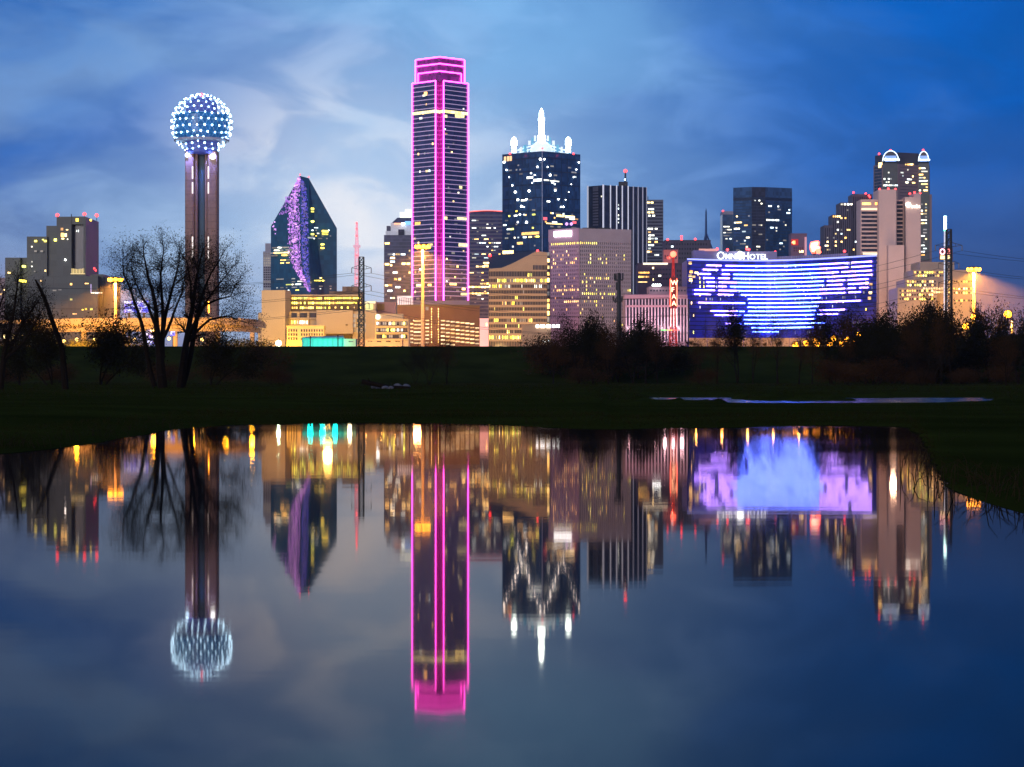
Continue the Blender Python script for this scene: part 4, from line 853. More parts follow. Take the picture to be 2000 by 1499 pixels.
# --- low dark blocks between the white finned tower and the hotel
def lowblock(name, label, Y, x0, x1, top, depth, m, wins, cat='building'):
    t = thing(name, label, cat, (X((x0 + x1) / 2, Y), Y, ZG)); A, B, C, D = flatb(x0, x1, Y, depth); prism(t, 'wall', m, [A, B, C, D], ZG, Z(top, Y)); f_ = Face(A, B)
    prism(t, 'parapet', m, list(flatb(x0 - .6, x1 + .6, Y - .4, depth + .8)), Z(top, Y), Z(top - 1.2, Y))
    for a in wins: f_.boxpx(t, 'lit_window' if a[4] is not DARKWIN else 'window', a[4], *a[:4], -0.1, 0.12)
    return t, f_
PUR = mat('plum_stone', (0.10, 0.065, 0.10), 0.8, var=0.12); 
t, f_ = lowblock('office_building', 'plum block with three red roof beacons behind the red neon mast', 1750, 1299, 1388, 471, 30, mat('dusk_grey_stone', (0.085, 0.075, 0.105), 0.8), [(1300 + k * 5.2, 476 + r * 9, 1303 + k * 5.2, 480 + r * 9, DARKWIN) for k in range(16) for r in range(4)] + [(1311, 481, 1315, 484, COOL), (1352, 499, 1355, 502, DIM)])
for px, py in ((1304, 469), (1331, 468.5), (1331, 463), (1358, 468)): beacon(t, px, py, 1750, 1.2)
t, f_ = lowblock('office_building', 'plum block with long cream roof light strip', 1560, 1246, 1340, 516, 30, PUR, [(1247 + k * 3.6, y, 1250 + k * 3.6, y + 3.2, AMBR) for k in range(6) for y in (532, 540)] + [(1246, 551, 1264, 552.6, WARM)] + [(1270 + k * 6, y, 1274 + k * 6, y + 3, DARKWIN) for k in range(11) for y in (526, 535, 544)] + [(1286, 538, 1291, 541, COOL), (1274, 523, 1277, 526, WARM), (1275, 545, 1277, 549, WARM)])
f_.boxpx(t, 'roof_light_strip', glow('cream_strip', (1, 0.85, 0.6), 2.4), 1256, 514.5, 1304, 517.5, 0, 1.0)
t, f_ = lowblock('low_building', 'small reddish lit attic block with narrow windows', 1660, 1296, 1324, 490, 16, mat('terracotta_lit', (0.4, 0.22, 0.2), 0.8), [(1298 + k * 4.2, 499, 1300.4 + k * 4.2, 507, DARKWIN) for k in range(6)])
point(t, 'red_lamp', (X(1314, 1640), 1640, Z(499, 1640)), 9000, (1, 0.1, 0.06))
t, f_ = lowblock('office_building', 'dusky plum block standing left of the hotel', 1480, 1320, 1343, 520, 20, PUR, [(1322 + k * 5, 528 + r * 9, 1325 + k * 5, 532 + r * 9, DARKWIN) for k in range(4) for r in range(5)])
t, f_ = lowblock('office_building', 'rose stone block with vertical piers and slim flat roof', 1250, 1221, 1341, 577, 30, mat('rose_stone', (0.33, 0.20, 0.24), 0.8), [])
f_.boxpx(t, 'cornice', mat('rose_cornice', (0.55, 0.30, 0.33), 0.8), 1219.5, 577, 1342.5, 584, 0, 1.4); f_.boxpx(t, 'mid_band', MATS['rose_cornice'], 1221, 597, 1342, 601, 0.5, 1.2)
for k in range(20):
    x = 1222 + k * 6.25; f_.boxpx(t, 'window', DARKWIN, x + 2.4, 585, x + 5.8, 668, -0.1, 0.05); f_.boxpx(t, 'pier', mat('pale_rose_pier', (0.68, 0.5, 0.56), 0.7), x, 584, x + 2.0, 670, 0, 1.1)
for k in range(7): point(t, 'pier_lamp', (X(1230 + k * 17, 1238), 1238, Z(640, 1238)), 2600, (1, 0.62, 0.72))
t, f_ = lowblock('low_building', 'rose rooftop hall with glowing white roof clutter', 1300, 1267, 1341, 562, 18, MATS['rose_stone'], [(1270 + k * 6, 567, 1273 + k * 6, 570, DARKWIN) for k in range(12)])
for k in range(4): ball(t, 'roof_lamp', WHITE, (X(1276 + k * 4.2, 1298), 1298, Z(558, 1298)), 0.75)

# --- red neon letter mast
Y = 1150.0
t = thing('neon_sign_mast', 'red neon mast with stacked glowing letters before the rose block', 'sign', (X(1315, Y), Y, ZG))
REDS = mat('red_glow_steel', (0.25, 0.02, 0.02), 0.5, emit=(1, 0.04, 0.03), es=0.35, sample=False); REDN = glow('red_neon', (1, 0.10, 0.04), 6.0); LETR = glow('orange_white_letter', (1, 0.45, 0.25), 6.0)  # the mast steel itself emits a faint red glow
lattice(t, 1315, Y, 505, 680, 2, 14, REDS, 0.28, 14); s = Y / F
sb_ = box(t, 'sign_board', mat('dark_red_board', (0.12, 0.01, 0.01), 0.5), (X(1315, Y), Y - 2.0, Z(572, Y)), (13 * s, 0.6, 58 * s))
for sx_ in (-6.2, 6.2): bar(t, 'neon_edge', REDN, (X(1315 + sx_, Y), Y - 2.6, Z(600, Y)), (X(1315 + sx_, Y), Y - 2.6, Z(546, Y)), 0.25)
f_ = Face(P(1309, Y - 2.4), P(1321, Y - 2.4))
for ch, py in (('W', 558), ('F', 571.5), ('A', 585), ('A', 598)): text(sb_, ch, LETR, f_, 0.35 if ch == 'W' else 0.7, Z(py, Y), 2.4, 0.5, 0.2)
ball(t, 'beacon', REDN, (X(1315, Y), Y, Z(497.5, Y)), 1.6); bar(t, 'mast_top', REDS, (X(1315, Y), Y, Z(507, Y)), (X(1315, Y), Y, Z(498, Y)), 0.25)
for sx_ in (-5, 0, 5): bar(t, 'white_rib', glow('white_pink_rib', (1, 0.55, 0.5), 2.5), (X(1315 + sx_ * 1.2, Y), Y - 2.5, Z(640, Y)), (X(1315 + sx_, Y), Y - 2.5, Z(604, Y)), 0.22)
for sx_, cc in ((-20, (0.1, 1, 0.15)), (-8, (1, 0.4, 0.05)), (4, (1, 0.05, 0.02))): box(t, 'light_bar', glow('base_bar_%d' % int(sx_ + 30), cc, 2.2), (X(1309 + sx_ + 6, Y), Y - 4, Z(646, Y)), (11 * s, 0.4, 0.5))
# --- small red signed block and winged red roof emblem
t, f_ = lowblock('office_building', 'lilac block with red lit roof numeral between dark tower and red emblem', 2100, 1545, 1576, 458, 18, mat('lilac_wall', (0.2, 0.13, 0.18), 0.8), [(1550 + k * 4, 484 + r * 5, 1552.4 + k * 4, 487 + r * 5, DARKWIN) for k in range(5) for r in range(2)] + [(1561, 490, 1569, 494, WARM)])
sb_ = f_.boxpx(t, 'sign_board', mat('dark_red_board2', (0.2, 0.01, 0.01), .6, emit=(1, .03, .03), es=.5, sample=False), 1545, 468, 1559, 480, 0, 0.5); text(sb_, '41', glow('amber_numeral', (1, 0.55, 0.15), 4.0), f_, f_.at(1546, 470)[0], f_.at(1546, 478)[1], 3.4, 0.7)
f_.boxpx(t, 'corner_pier', mat('pink_glow_pier', (0.7, 0.4, 0.42), .7, emit=(1, .45, .5), es=.35, sample=False), 1571.5, 464, 1575.5, 500, 0, 0.6)  # corner pier glows pink through its own emission
Y = 2050.0
t = thing('rooftop_emblem', 'red neon winged emblem glowing above the hotel roofline', 'sign', (X(1590, Y), Y, ZG))
lattice(t, 1590, Y, 492, 700, 5, 8, STEEL, 0.35, 20)
s = Y / F
def plate(name, m, pts_, d0, d1):
    v = [(X(a, Y), Y - d0, Z(b, Y)) for a, b in pts_] + [(X(a, Y), Y - d1, Z(b, Y)) for a, b in pts_]; n = len(pts_)
    mesh(t, name, m, v, [tuple(range(n)), tuple(reversed(range(n, 2 * n)))] + [(i, (i + 1) % n, n + (i + 1) % n, n + i) for i in range(n)])
plate('neon_backing', REDN, [(1583, 474), (1590, 472), (1598, 471), (1601, 475), (1599, 481), (1603, 484), (1602, 489), (1604, 494), (1601, 497), (1592, 496), (1587, 497), (1583, 492), (1581, 484)], 0.0, 0.6)
plate('neon_figure', glow('hot_neon', (1, 0.62, 0.42), 5.0), [(1584.5, 476.5), (1591, 475), (1597, 474), (1596.5, 478), (1593.5, 481.5), (1600, 483.5), (1599.5, 486.5), (1593, 487), (1591.5, 490), (1588.5, 494), (1586, 492), (1586, 487), (1583.6, 484)], 0.7, 1.2)
# ------------------------------------------------------------------ lower buildings in front
# --- mirror glass hotel, far left
Y = 1260.0
t = thing('hotel', 'stepped grey mirror glass hotel with red roof beacons', 'hotel', (X(110, Y), Y + 10, ZG))
for i, (x0, x1, py, d) in enumerate(((10, 39, 503.5, 3), (41, 54, 503, 6), (52.5, 92, 462.5, 2), (90.5, 112, 441, 4), (110.5, 139.5, 424, 0.5), (139, 163.5, 423, 6), (163, 167.5, 424.2, 0.4))):
    prism(t, 'glass_block', GLASSG if i != 5 else GLASSD, list(flatb(x0, x1, Y + d, 40 - d if i > 3 else 24)), ZG, Z(py, Y))
prism(t, 'glass_block', GLASSG, list(flatb(138.5, 164, Y + 0.8, 20)), ZG, Z(536, Y)); prism(t, 'cap_block', GLASSG, list(flatb(138, 164, Y + 0.9, 30)), Z(439, Y), Z(423.6, Y))
prism(t, 'glass_block', GLASSG, list(flatb(54, 191, Y - 6, 20)), ZG, Z(541, Y)); prism(t, 'glass_block', GLASSG, list(flatb(178, 202, Y + 1, 20)), ZG, Z(536.5, Y)); prism(t, 'low_wing', mat('dark_wing', (0.10, 0.09, 0.085), 0.6), list(flatb(201, 223, Y + 3, 20)), ZG, Z(541, Y)); prism(t, 'dark_slot', GLASSD, list(flatb(38.5, 41.5, Y + 5, 10)), ZG, Z(503.5, Y))  # narrow slot made dark by black glass
f_ = Face(P(10, Y - 6), P(230, Y - 6)); fu = Face(P(10, Y), P(230, Y))
JNT = mat('mirror_joint', (0.05, 0.05, 0.05), 0.5)
for x in (88, 104, 142, 165, 182): f_.boxpx(t, 'panel_joint', JNT, x, 543, x + 0.5, 680, 0, 0.1)
for y in (556, 575, 594, 612): f_.boxpx(t, 'panel_joint', JNT, 55, y, 190, y + 0.5, 0, 0.11)
for x in (): fu.boxpx(t, 'panel_joint', JNT, x, 466 if x < 91 else (444 if x < 110 else 427), x + 0.35, 536, -1.8, -1.7 if 0 else 0.02)
for k in range(9): fu.boxpx(t, 'gold_fin', glow('gold_glow', (1, 0.72, 0.25), 0.9), 140 + k * 2.9, 525 + (4 - abs(4 - k)) * 0.4, 140.6 + k * 2.9, 535, -1.5, 0.2)
fu.boxpx(t, 'gold_sill', MATS['gold_glow'], 138, 535, 166, 536.4, -1.5, 0.4)
for x, y, w, h, m in ((148, 427.5, 5, 6, YELL), (175.5, 429, 2.5, 3.5, YELL), (149, 450, 1, 4, COOL), (152.5, 450, 1, 4, COOL), (118.5, 446, 5, 5, AMBR), (119, 456, 6, 8, AMBR), (126, 457, 4, 6, WARM), (129, 449, 4, 1.5, WARM), (120, 466, 5, 2, WARM), (67, 470, 5, 3.5, YELL), (82, 468, 3.5, 2, YELL), (86, 470, 5, 3.5, YELL), (105.5, 467, 5, 5, YELL), (61, 481.5, 2.5, 2.5, COOL), (126, 507, 3, 3, BW), (79, 490, 5, 3, DIM), (67, 490, 5, 3, DIM), (61, 511, 2.5, 2.5, COOL), (61, 520, 2.5, 2.5, COOL), (87, 528, 3, 3, WARM), (131, 467, 2, 2, COOL), (43, 519, 5, 4, YELL), (15, 532, 3.5, 3, WARM), (42, 548, 7, 4, YELL), (66, 530, 3, 2, DIM), (83, 549, 3, 3, WARM)):
    fu.boxpx(t, 'lit_window', m, x, y, x + w, y + h, -3 if x < 60 else (-0.2 if x < 165 else -1.8), 0.06 if y < 540 else 6.2)
for x, y, w, h, m in ((137, 554, 4, 4, AMBR), (166, 554, 7, 1.5, WARM), (137, 584, 4.5, 3.5, YELL), (103, 567, 7, 2.5, DIM), (114, 566, 6, 2, DIM), (160, 604, 3, 3, YELL), (166, 603, 4, 3, YELL), (176, 603, 5, 3.5, YELL), (142, 613, 8, 2, WARM)): f_.boxpx(t, 'lit_window', m, x, y, x + w, y + h, 0, 0.15)
for k in range(6): f_.boxpx(t, 'sill_lamp', COOL, 178 + k * 3.8, 572, 180.6 + k * 3.8, 574, 0, 0.4)
f_.boxpx(t, 'lit_edge', glow('violet_edge', (0.7, 0.5, 1), 1.2), 177.4, 556, 178.3, 573, 0, 0.4)
for px, py in ((112, 421), (165, 419), (189, 421.5)): beacon(t, px, py, Y + 2, 1.3)
bar(t, 'roof_aerial', STEEL, (X(134, Y), Y + 8, Z(424, Y)), (X(134, Y), Y + 8, Z(417, Y)), 0.25)
for px, py in ((184, 525), (187, 529)): ball(t, 'red_lamp', RED, (X(px, Y), Y, Z(py, Y)), 0.5)
t, f_ = lowblock('office_building', 'low pinkish block on the skyline left of the mirror hotel', 1500, -60, 12, 545, 30, mat('dusty_pink_wall', (0.35, 0.25, 0.24), 0.8), [(-4 + k * 5, 556 + r * 9, -1 + k * 5, 559 + r * 9, WARM if (k + r) % 3 == 0 else DARKWIN) for k in range(3) for r in range(3)])

# --- floodlit cream civic block
Y = 1060.0
t = thing('newspaper_building', 'cream concrete block floodlit amber with tall blank slab', 'building', (X(610, Y), Y + 10, ZG))
CRM = mat('cream_concrete', (0.60, 0.45, 0.28), 0.85, var=0.06, vscale=0.1); BRZ = mat('bronze_shade', (0.20, 0.13, 0.06), 0.6)
prism(t, 'blank_slab', CRM, [P(511, Y), P(557, Y - 3), P(568, Y + 6), P(568, Y + 20), P(513, Y + 20)], ZG, Z(568, Y)); prism(t, 'side_ledge', CRM, list(flatb(504, 511.4, Y + 4, 8)), ZG, Z(611, Y))
prism(t, 'window_wing', BRZ, list(flatb(566, 706, Y + 8, 20)), ZG, Z(578.5, Y)); f_ = Face(P(566, Y + 8), P(706, Y + 8))
f_.boxpx(t, 'parapet', CRM, 566, 576.5, 706, 579.2, 0, 1.2)
for r in range(3):
    f_.boxpx(t, 'sunshade', BRZ, 569, 588.6 + r * 9.2, 706, 590.6 + r * 9.2, 0, 1.0)
    for k in range(34):
        if r == 2 and k > 16 and k % 3: continue
        if random.random() < 0.9: f_.boxpx(t, 'lit_window', random.choice((AMBR, YELL, YELL)), 570 + k * 4, 581.6 + r * 9.2, 572.9 + k * 4, 585.6 + r * 9.2 - (0.8 if k > 20 else 0), 0, 0.2)
for k in range(34): f_.boxpx(t, 'mullion', BRZ, 569 + k * 4, 579.4, 569.8 + k * 4, 606, 0, 0.7)
f1 = Face(P(560, Y + 3), P(628, Y + 3)); prism(t, 'arcade', CRM, list(flatb(565, 628, Y + 3, 12)), ZG, Z(609, Y))
for x0, x1 in ((569, 580), (586, 600), (604, 622)): f1.boxpx(t, 'bay_window', DARKWIN, x0, 612, x1, 621, -0.1, 0.06)
for k in range(11): f1.boxpx(t, 'lit_window', COOL if k > 3 else YELL, 569 + k * 3.0, 627, 570.6 + k * 3.0, 633.5, -0.1, 0.1)
for x in (582.5, 601.5): f1.boxpx(t, 'pier', CRM, x, 609.5, x + 2.6, 640, 0, 1.0)
f1.boxpx(t, 'terrace_slab', CRM, 566, 622.5, 626, 624.5, 0, 1.6)
prism(t, 'blank_box', CRM, [P(618, Y - 4), P(689, Y - 2), P(689, Y + 10), P(624, Y + 10)], Z(653, Y), Z(607, Y)); fq = Face(P(618, Y - 4), P(689, Y - 2)); fq.boxpx(t, 'wall_emblem', BRZ, 675, 634, 679, 637, 0, 0.4)
prism(t, 'grid_wing', CRM, list(flatb(688.5, 726, Y + 2, 14)), ZG, Z(609, Y)); fg = Face(P(688.5, Y + 2), P(726, Y + 2))
for k in range(4):
    for r in range(4): fg.boxpx(t, 'window', DARKWIN if (k * r) % 3 else DIM, 690 + k * 6.6, 614 + r * 9.6, 694.6 + k * 6.6, 621 + r * 9.6, -0.1, 0.06)
prism(t, 'end_slab', CRM, list(flatb(725.5, 734.5, Y - 2, 14)), ZG, Z(609, Y)); prism(t, 'lit_lantern_box', CRM, list(flatb(712, 734, Y + 5, 10)), Z(611, Y), Z(588.5, Y)); fb = Face(P(712, Y + 5), P(734, Y + 5)); fb.boxpx(t, 'lit_panel', glow('lime_panel', (0.85, 0.9, 0.25), 1.0), 714, 595, 729, 606, -0.1, 0.2); fb.boxpx(t, 'lit_panel', glow('pale_panel', (0.95, 0.9, 0.55), 1.0), 712.5, 589.5, 733.5, 593.5, -0.1, 0.15)
prism(t, 'roof_room', MATS['rose_stone'], list(flatb(735, 771, Y + 16, 10)), ZG, Z(588.5, Y)); Face(P(735, Y + 16), P(771, Y + 16)).boxpx(t, 'louvre', BRZ, 736.5, 594, 751, 607, -0.1, 0.1)
for k in range(6): box(t, 'roof_plant', mat('roof_grey', (0.25, 0.18, 0.14), 0.8), (X(655 + k * 8.5, Y + 20), Y + 20, Z(575 - (k in (3, 4)) * 5, Y)), (5.5, 4, 4 + 2 * (k in (3, 4))))
for x, y, pw in ((528, 692, 66000), (655, 690, 20000), (705, 688, 12000)): point(t, 'flood_lamp', (X(x, Y - 36), Y - 36, Z(y, Y - 36)), pw * 0.75, (1, 0.54, 0.012), 1.5)
point(t, 'flood_lamp', (X(640, Y - 60), Y - 60, Z(620, Y - 60)), 30000, (1, 0.58, 0.14), 2)
Y = 1030.0
t, f_ = lowblock('low_building', 'small windowed cream building with rows of square openings', Y, 560, 632, 638, 12, CRM, [(563 + k * 5, 644 + r * 8, 565.4 + k * 5, 649 + r * 8, DARKWIN) for k in range(14) for r in range(3) if k != 4])
t, f_ = lowblock('office_building', 'cream office with long ribbon windows beside the lime lantern', Y, 733, 798, 625, 18, CRM, [])
for r in range(3):
    y0 = 629 + r * 12.6; f_.boxpx(t, 'ribbon_window', DARKWIN, 735, y0, 796, y0 + 8, -0.1, 0.06); f_.boxpx(t, 'sill', CRM, 733, y0 + 8.2, 798, y0 + 10.4, 0, 1.0)
    for k in range(15): f_.boxpx(t, 'lit_window', random.choice((YELL, COOL, DIM, DIM)), 735.5 + k * 4, y0 + 1, 738.8 + k * 4, y0 + 6.5, 0, 0.1) if random.random() < 0.75 else None
prism(t, 'penthouse', CRM, list(flatb(733, 787, Y + 5, 9)), Z(624, Y), Z(613, Y)); f_.boxpx(t, 'lit_panel', WHITE, 734, 616, 740, 624, -5, -4.6)
point(t, 'flood_lamp', (X(765, Y - 40), Y - 40, Z(690, Y - 40)), 30000, (1, 0.55, 0.16), 1.5)

# --- brown arena garage
Y = 1180.0
t = thing('parking_garage', 'brown parking garage with glowing open deck slots', 'building', (X(865, Y), Y + 10, ZG))
GBR = mat('brown_garage_wall', (0.25, 0.115, 0.07), 0.85, var=0.1); A, B, C, D = corner(776, 857, 937, Y, 4, 14); zt = Z(597, Y)
prism(t, 'wall', GBR, [A, B, C, D], ZG, zt); fl, fr = Face(A, B), Face(B, C)
for f_ in (fl, fr): f_.box(t, 'coping', BRZ, 0, f_.L, zt - 0.5, zt + 0.4, 0, 0.4)
GL = [litmat('deck_lamp_glow', (1, 0.55, 0.18), (1, 0.8, 0.45), 0.7, 2.4)]
for r in range(9):
    for x0, y0, sl in ((800, 625, -0.06), (808, 626.5, 0), (831, 625.5, 0)):
        yy = y0 + r * 7.2
        if yy < 674: fl.boxpx(t, 'deck_opening', GL[0], x0 + (8 if r == 0 and x0 == 800 else 0), yy, x0 + (7 if x0 != 808 else 19), yy + 2.6, -0.1, 0.12)
    for k in range(8):
        x0 = 861 + k * 9.6; yy = 626 + k * 1.0 + r * 7.5
        if yy < 674 and not (k == 7 and r == 0): fr.boxpx(t, 'deck_opening', GL[0], x0, yy, x0 + 7.6, yy + 2.8, -0.1, 0.12)
for x, f_ in ((842.5, fl), (856, fl)):
    for k in range(14): f_.boxpx(t, 'wall_lamp', WARM, x, 603 + k * 5, x + 0.8, 605.6 + k * 5, 0, 0.3)
fl.boxpx(t, 'wall_emblem', DIM, 831, 600, 837, 607, 0, 0.2)
point(t, 'street_glow_fill', (X(870, Y - 60), Y - 60, Z(680, Y - 60)), 60000, (1, 0.45, 0.14), 2); point(t, 'street_glow_fill', (X(815, Y - 60), Y - 60, Z(660, Y - 60)), 30000, (1, 0.45, 0.14), 2)
t, f_ = lowblock('sign_pylon', 'small pale pink lit pylon beside the brown garage', 1150, 937, 954, 624, 6, mat('pale_pink_panel', (0.7, 0.45, 0.5), 0.7, emit=(1, 0.55, 0.65), es=0.35, sample=False), [(949, 632, 952, 637, WARM)], 'pylon')
t, f_ = lowblock('low_building', 'tan hall with white lit word strip on its roof edge', 1120, 1019, 1076, 636, 14, TAN, [(1060 + k * 3.5, 666, 1062 + k * 3.5, 669, COOL) for k in range(4)])
for x0, x1 in ((1047, 1052), (1055, 1064), (1067, 1076), (1079, 1084), (1086, 1093)): f_.boxpx(t, 'word_panel', SW, x0, 635, x1, 641, 0.2, 0.6)

# --- right: terraced amber building, neon column, ramp
Y = 1270.0
t = thing('office_building', 'terraced stone building lit amber at the foot of the blush tower', 'building', (X(1830, Y), Y + 10, ZG))
AMS = mat('amber_stone', (0.48, 0.34, 0.24), 0.85, var=0.08)
for i, (x0, x1, py, d) in enumerate(((1753, 1830, 563, 0), (1768, 1832, 546, 4), (1783, 1864, 527, 8), (1797, 1864, 510, 14), (1846, 1905, 527, 7))): prism(t, 'terrace', AMS, list(flatb(x0, x1, Y + d, 30)), ZG, Z(py, Y))
for y0, xa, xb, d in ((531, 1786, 1862, 8), (537.5, 1788, 1850, 8), (549, 1772, 1830, 4), (556, 1772, 1830, 4), (567, 1757, 1828, 0), (575, 1757, 1828, 0), (583, 1757, 1828, 0), (549, 1848, 1900, 7), (563, 1848, 1903, 7), (571, 1848, 1903, 7), (586, 1848, 1903, 7)):
    f_ = Face(P(xa, Y + d), P(xb, Y + d)); x = xa
    while x < xb - 4:
        f_.boxpx(t, 'lit_window' if (k := random.random()) < 0.55 else 'window', (random.choice((AMBR, YELL, WARM)) if k < 0.55 else DARKWIN), x, y0, x + 2.6, y0 + 3.6, -0.1, 0.1); x += 4.8
for y0, x0 in ((562.5, 1803), (570, 1823)):
    f_ = Face(P(1797, Y - .3), P(1905, Y - .3)); x = x0
    while x < 1846: f_.boxpx(t, 'lit_window', GL[0], x, y0, x + 3.6, y0 + 3.6, -0.1, 0.15); x += 5
for x, y, pw in ((1790, 690, 22000), (1850, 690, 26000), (1895, 660, 18000)): point(t, 'street_glow_fill', (X(x, Y - 40), Y - 40, Z(y, Y - 40)), pw, (1, 0.50, 0.14), 2)
Y = 1200.0
t = thing('neon_sign_column', 'white teal neon column above a round lit restaurant sign', 'sign', (X(1846, Y), Y, ZG))
bar(t, 'neon_tube', glow('ice_neon', (0.55, 0.95, 1), 8.0), (X(1846, Y), Y, Z(449, Y)), (X(1846, Y), Y, Z(423, Y)), 0.75, 8); bar(t, 'neon_tube', glow('green_neon', (0.1, 1, 0.5), 3.0), (X(1846, Y), Y, Z(452, Y)), (X(1846, Y), Y, Z(449, Y)), 0.85, 8)
lattice(t, 1847, Y, 452, 700, 4, 6, mat('white_glow_steel', (0.7, 0.7, 0.75), .5, emit=(.8, .85, 1), es=.5, sample=False), 0.25, 20)  # lattice steel given its own white glow
s = Y / F
for xc, cc, nm in ((1839.5, (1, 0.75, 0.35), 'ring_sign'), (1853.5, (1, 0.25, 0.15), 'numeral_sign')):
    box(t, 'sign_board', mat('sign_board_dark', (0.15, 0.05, 0.04), .6), (X(xc, Y), Y - 1.4, Z(497, Y)), (12 * s, 0.5, 24 * s))
    n = 14
    if nm == 'ring_sign':
        for k in range(n): a, b = 2 * math.pi * k / n, 2 * math.pi * (k + 1) / n; bar(t, 'neon_ring', glow('ring_neon', (1, 0.45, 0.55), 4.0), (X(xc, Y) + 4.3 * s * math.cos(a), Y - 1.9, Z(493, Y) + 5.2 * s * math.sin(a)), (X(xc, Y) + 4.3 * s * math.cos(b), Y - 1.9, Z(493, Y) + 5.2 * s * math.sin(b)), 0.3, 5)
    else: text(t, '2', glow('red_numeral', (1, 0.2, 0.15), 4.0), Face(P(xc - 4, Y - 1.8), P(xc + 4, Y - 1.8)), 0.2, Z(497, Y), 2.6, 0.3)
    box(t, 'lit_panel', glow('amber_panel', (1, 0.75, 0.3), 2.5), (X(xc, Y), Y - 1.9, Z(504, Y)), (8.5 * s, 0.3, 7 * s))

# --- teal lit shed, white van-like booth, amber wall
Y = 552.0
t, f_ = lowblock('warehouse', 'long low warehouse washed in turquoise light', Y, 590, 672, 662, 20, mat('teal_metal_wall', (0.16, 0.5, 0.45), 0.6), [])  # wall is teal in its base colour, besides the turquoise lamps
roof = mesh(t, 'shed_roof', mat('pale_shed_roof', (0.35, 0.5, 0.42), 0.7), [(X(588, Y), Y - 1, Z(662, Y)), (X(673, Y), Y - 1, Z(663, Y)), (X(671, Y + 20), Y + 20, Z(653, Y)), (X(596, Y + 20), Y + 20, Z(655, Y))], [(0, 1, 2, 3)])
for k in range(9): f_.boxpx(t, 'wall_rib', MATS['teal_metal_wall'], 592 + k * 9.5, 663, 592.6 + k * 9.5, 678, 0, 0.3)
for x in (606, 630, 655): point(t, 'turquoise_lamp', (X(x, Y - 7), Y - 7, Z(672, Y - 7)), 1500, (0.0, 0.8, 0.62), 0.6)
t, f_ = lowblock('low_building', 'small cream kiosk at the end of the turquoise warehouse', 548, 671.5, 695, 664, 6, CRM, [(681, 667, 690, 669, DARKWIN)]); point(t, 'kiosk_lamp', (X(683, 541), 541, Z(671, 541)), 900, (1, 0.85, 0.5), .5)
t, f_ = lowblock('low_wall_building', 'long low amber lit depot behind the lattice pylon', 800, 694, 785, 664.5, 10, AMS, [(718 + k * 18, 666.5, 727 + k * 18, 669, DARKWIN) for k in range(4)])
for x in (715, 745, 772): point(t, 'depot_lamp', (X(x, 790), 790, Z(672, 790)), 3500, (1, 0.5, 0.12), .5)
t = thing('lamp_cluster', 'greenish white glowing lamp globe among bare scrub', 'lamp', (X(544, 700), 700, ZG)); bar(t, 'post', STEEL, (X(544, 700), 700, ZG), (X(544, 700), 700, Z(672, 700)), 0.1)
ball(t, 'globe', glow('green_white', (0.7, 1, 0.65), 3.0), (X(544, 700), 700, Z(671.5, 700)), 1.0); point(t, 'lamp_light', (X(544, 698), 698, Z(668, 698)), 2500, (0.6, 1, 0.7), .5)

# --- amber lit overpass ramp, left
Y = 900.0
t = thing('overpass', 'curved concrete overpass ramp glowing amber', 'bridge', (X(250, Y), Y, ZG))
OV = mat('ramp_concrete', (0.45, 0.34, 0.24), 0.85, var=0.08)
def ramp(pxs, pyt, pyb, dy, w, name):
    v, f = [], []; n = len(pxs)
    for x, a, b, d in zip(pxs, pyt, pyb, dy):
        Yq = Y + d; v += [(X(x, Yq), Yq, Z(a, Yq)), (X(x, Yq), Yq + w, Z(a, Yq)), (X(x, Yq), Yq + w, Z(b, Yq)), (X(x, Yq), Yq, Z(b, Yq))]
    for i in range(n - 1):
        for k in range(4): f.append((4 * i + k, 4 * i + (k + 1) % 4, 4 * i + 4 + (k + 1) % 4, 4 * i + 4 + k))
    f += [(3, 2, 1, 0), tuple(4 * (n - 1) + k for k in range(4))]
    return mesh(t, name, OV, v, f)
ramp([-60, 60, 150, 250, 350, 420, 470, 500, 512, 515], [628, 625, 623, 622, 621.5, 621, 622, 625, 629, 634], [638, 637, 636, 635.5, 635, 635, 637, 639, 641, 641], [0, 0, 0, 0, 2, 6, 12, 20, 30, 40], 10, 'deck')
ramp([-60, 60, 150, 250, 350, 420, 470, 497, 506], [638.2, 637.2, 636.2, 635.7, 635.2, 635.2, 637.2, 640, 642], [650, 650, 649, 648, 648, 648, 648, 650, 652], [1.5, 1.5, 1.5, 1.5, 4, 8, 14, 23, 33], 6, 'girder')
for x in (-20, 30, 95, 163, 240, 313, 341, 425, 492): prism(t, 'pier', OV, list(flatb(x - 4, x + 4, Y + 4 if x < 350 else Y + 14, 3)), ZG - .5, Z(648.5, Y))
for k in range(40): px = -40 + k * 13; bar(t, 'rail_post', STEEL, (X(px, Y), Y + 1, Z(622.5 + 2 * (px < 60), Y)), (X(px, Y), Y + 1, Z(617.5, Y)), 0.09, 4)
for x, pw in ((20, 9000), (100, 12000), (150, 14000), (215, 16000), (300, 14000), (375, 16000), (440, 18000), (492, 14000)): point(t, 'deck_lamp', (X(x, Y - 16), Y - 16, Z(648, Y)), pw * 1.0, (1, 0.44, 0.012), 1.0)
for x in (10, 70, 125, 150, 185, 262, 330, 395): ball(t, 'under_lamp', glow('underpass_amber', (1, 0.6, 0.15), 5.0), (X(x, Y + 3), Y + 3, Z(661 + (x % 7), Y)), 0.7)
t = thing('billboard', 'blue white digital billboard above the overpass', 'billboard', (X(266, 940), 940, ZG))
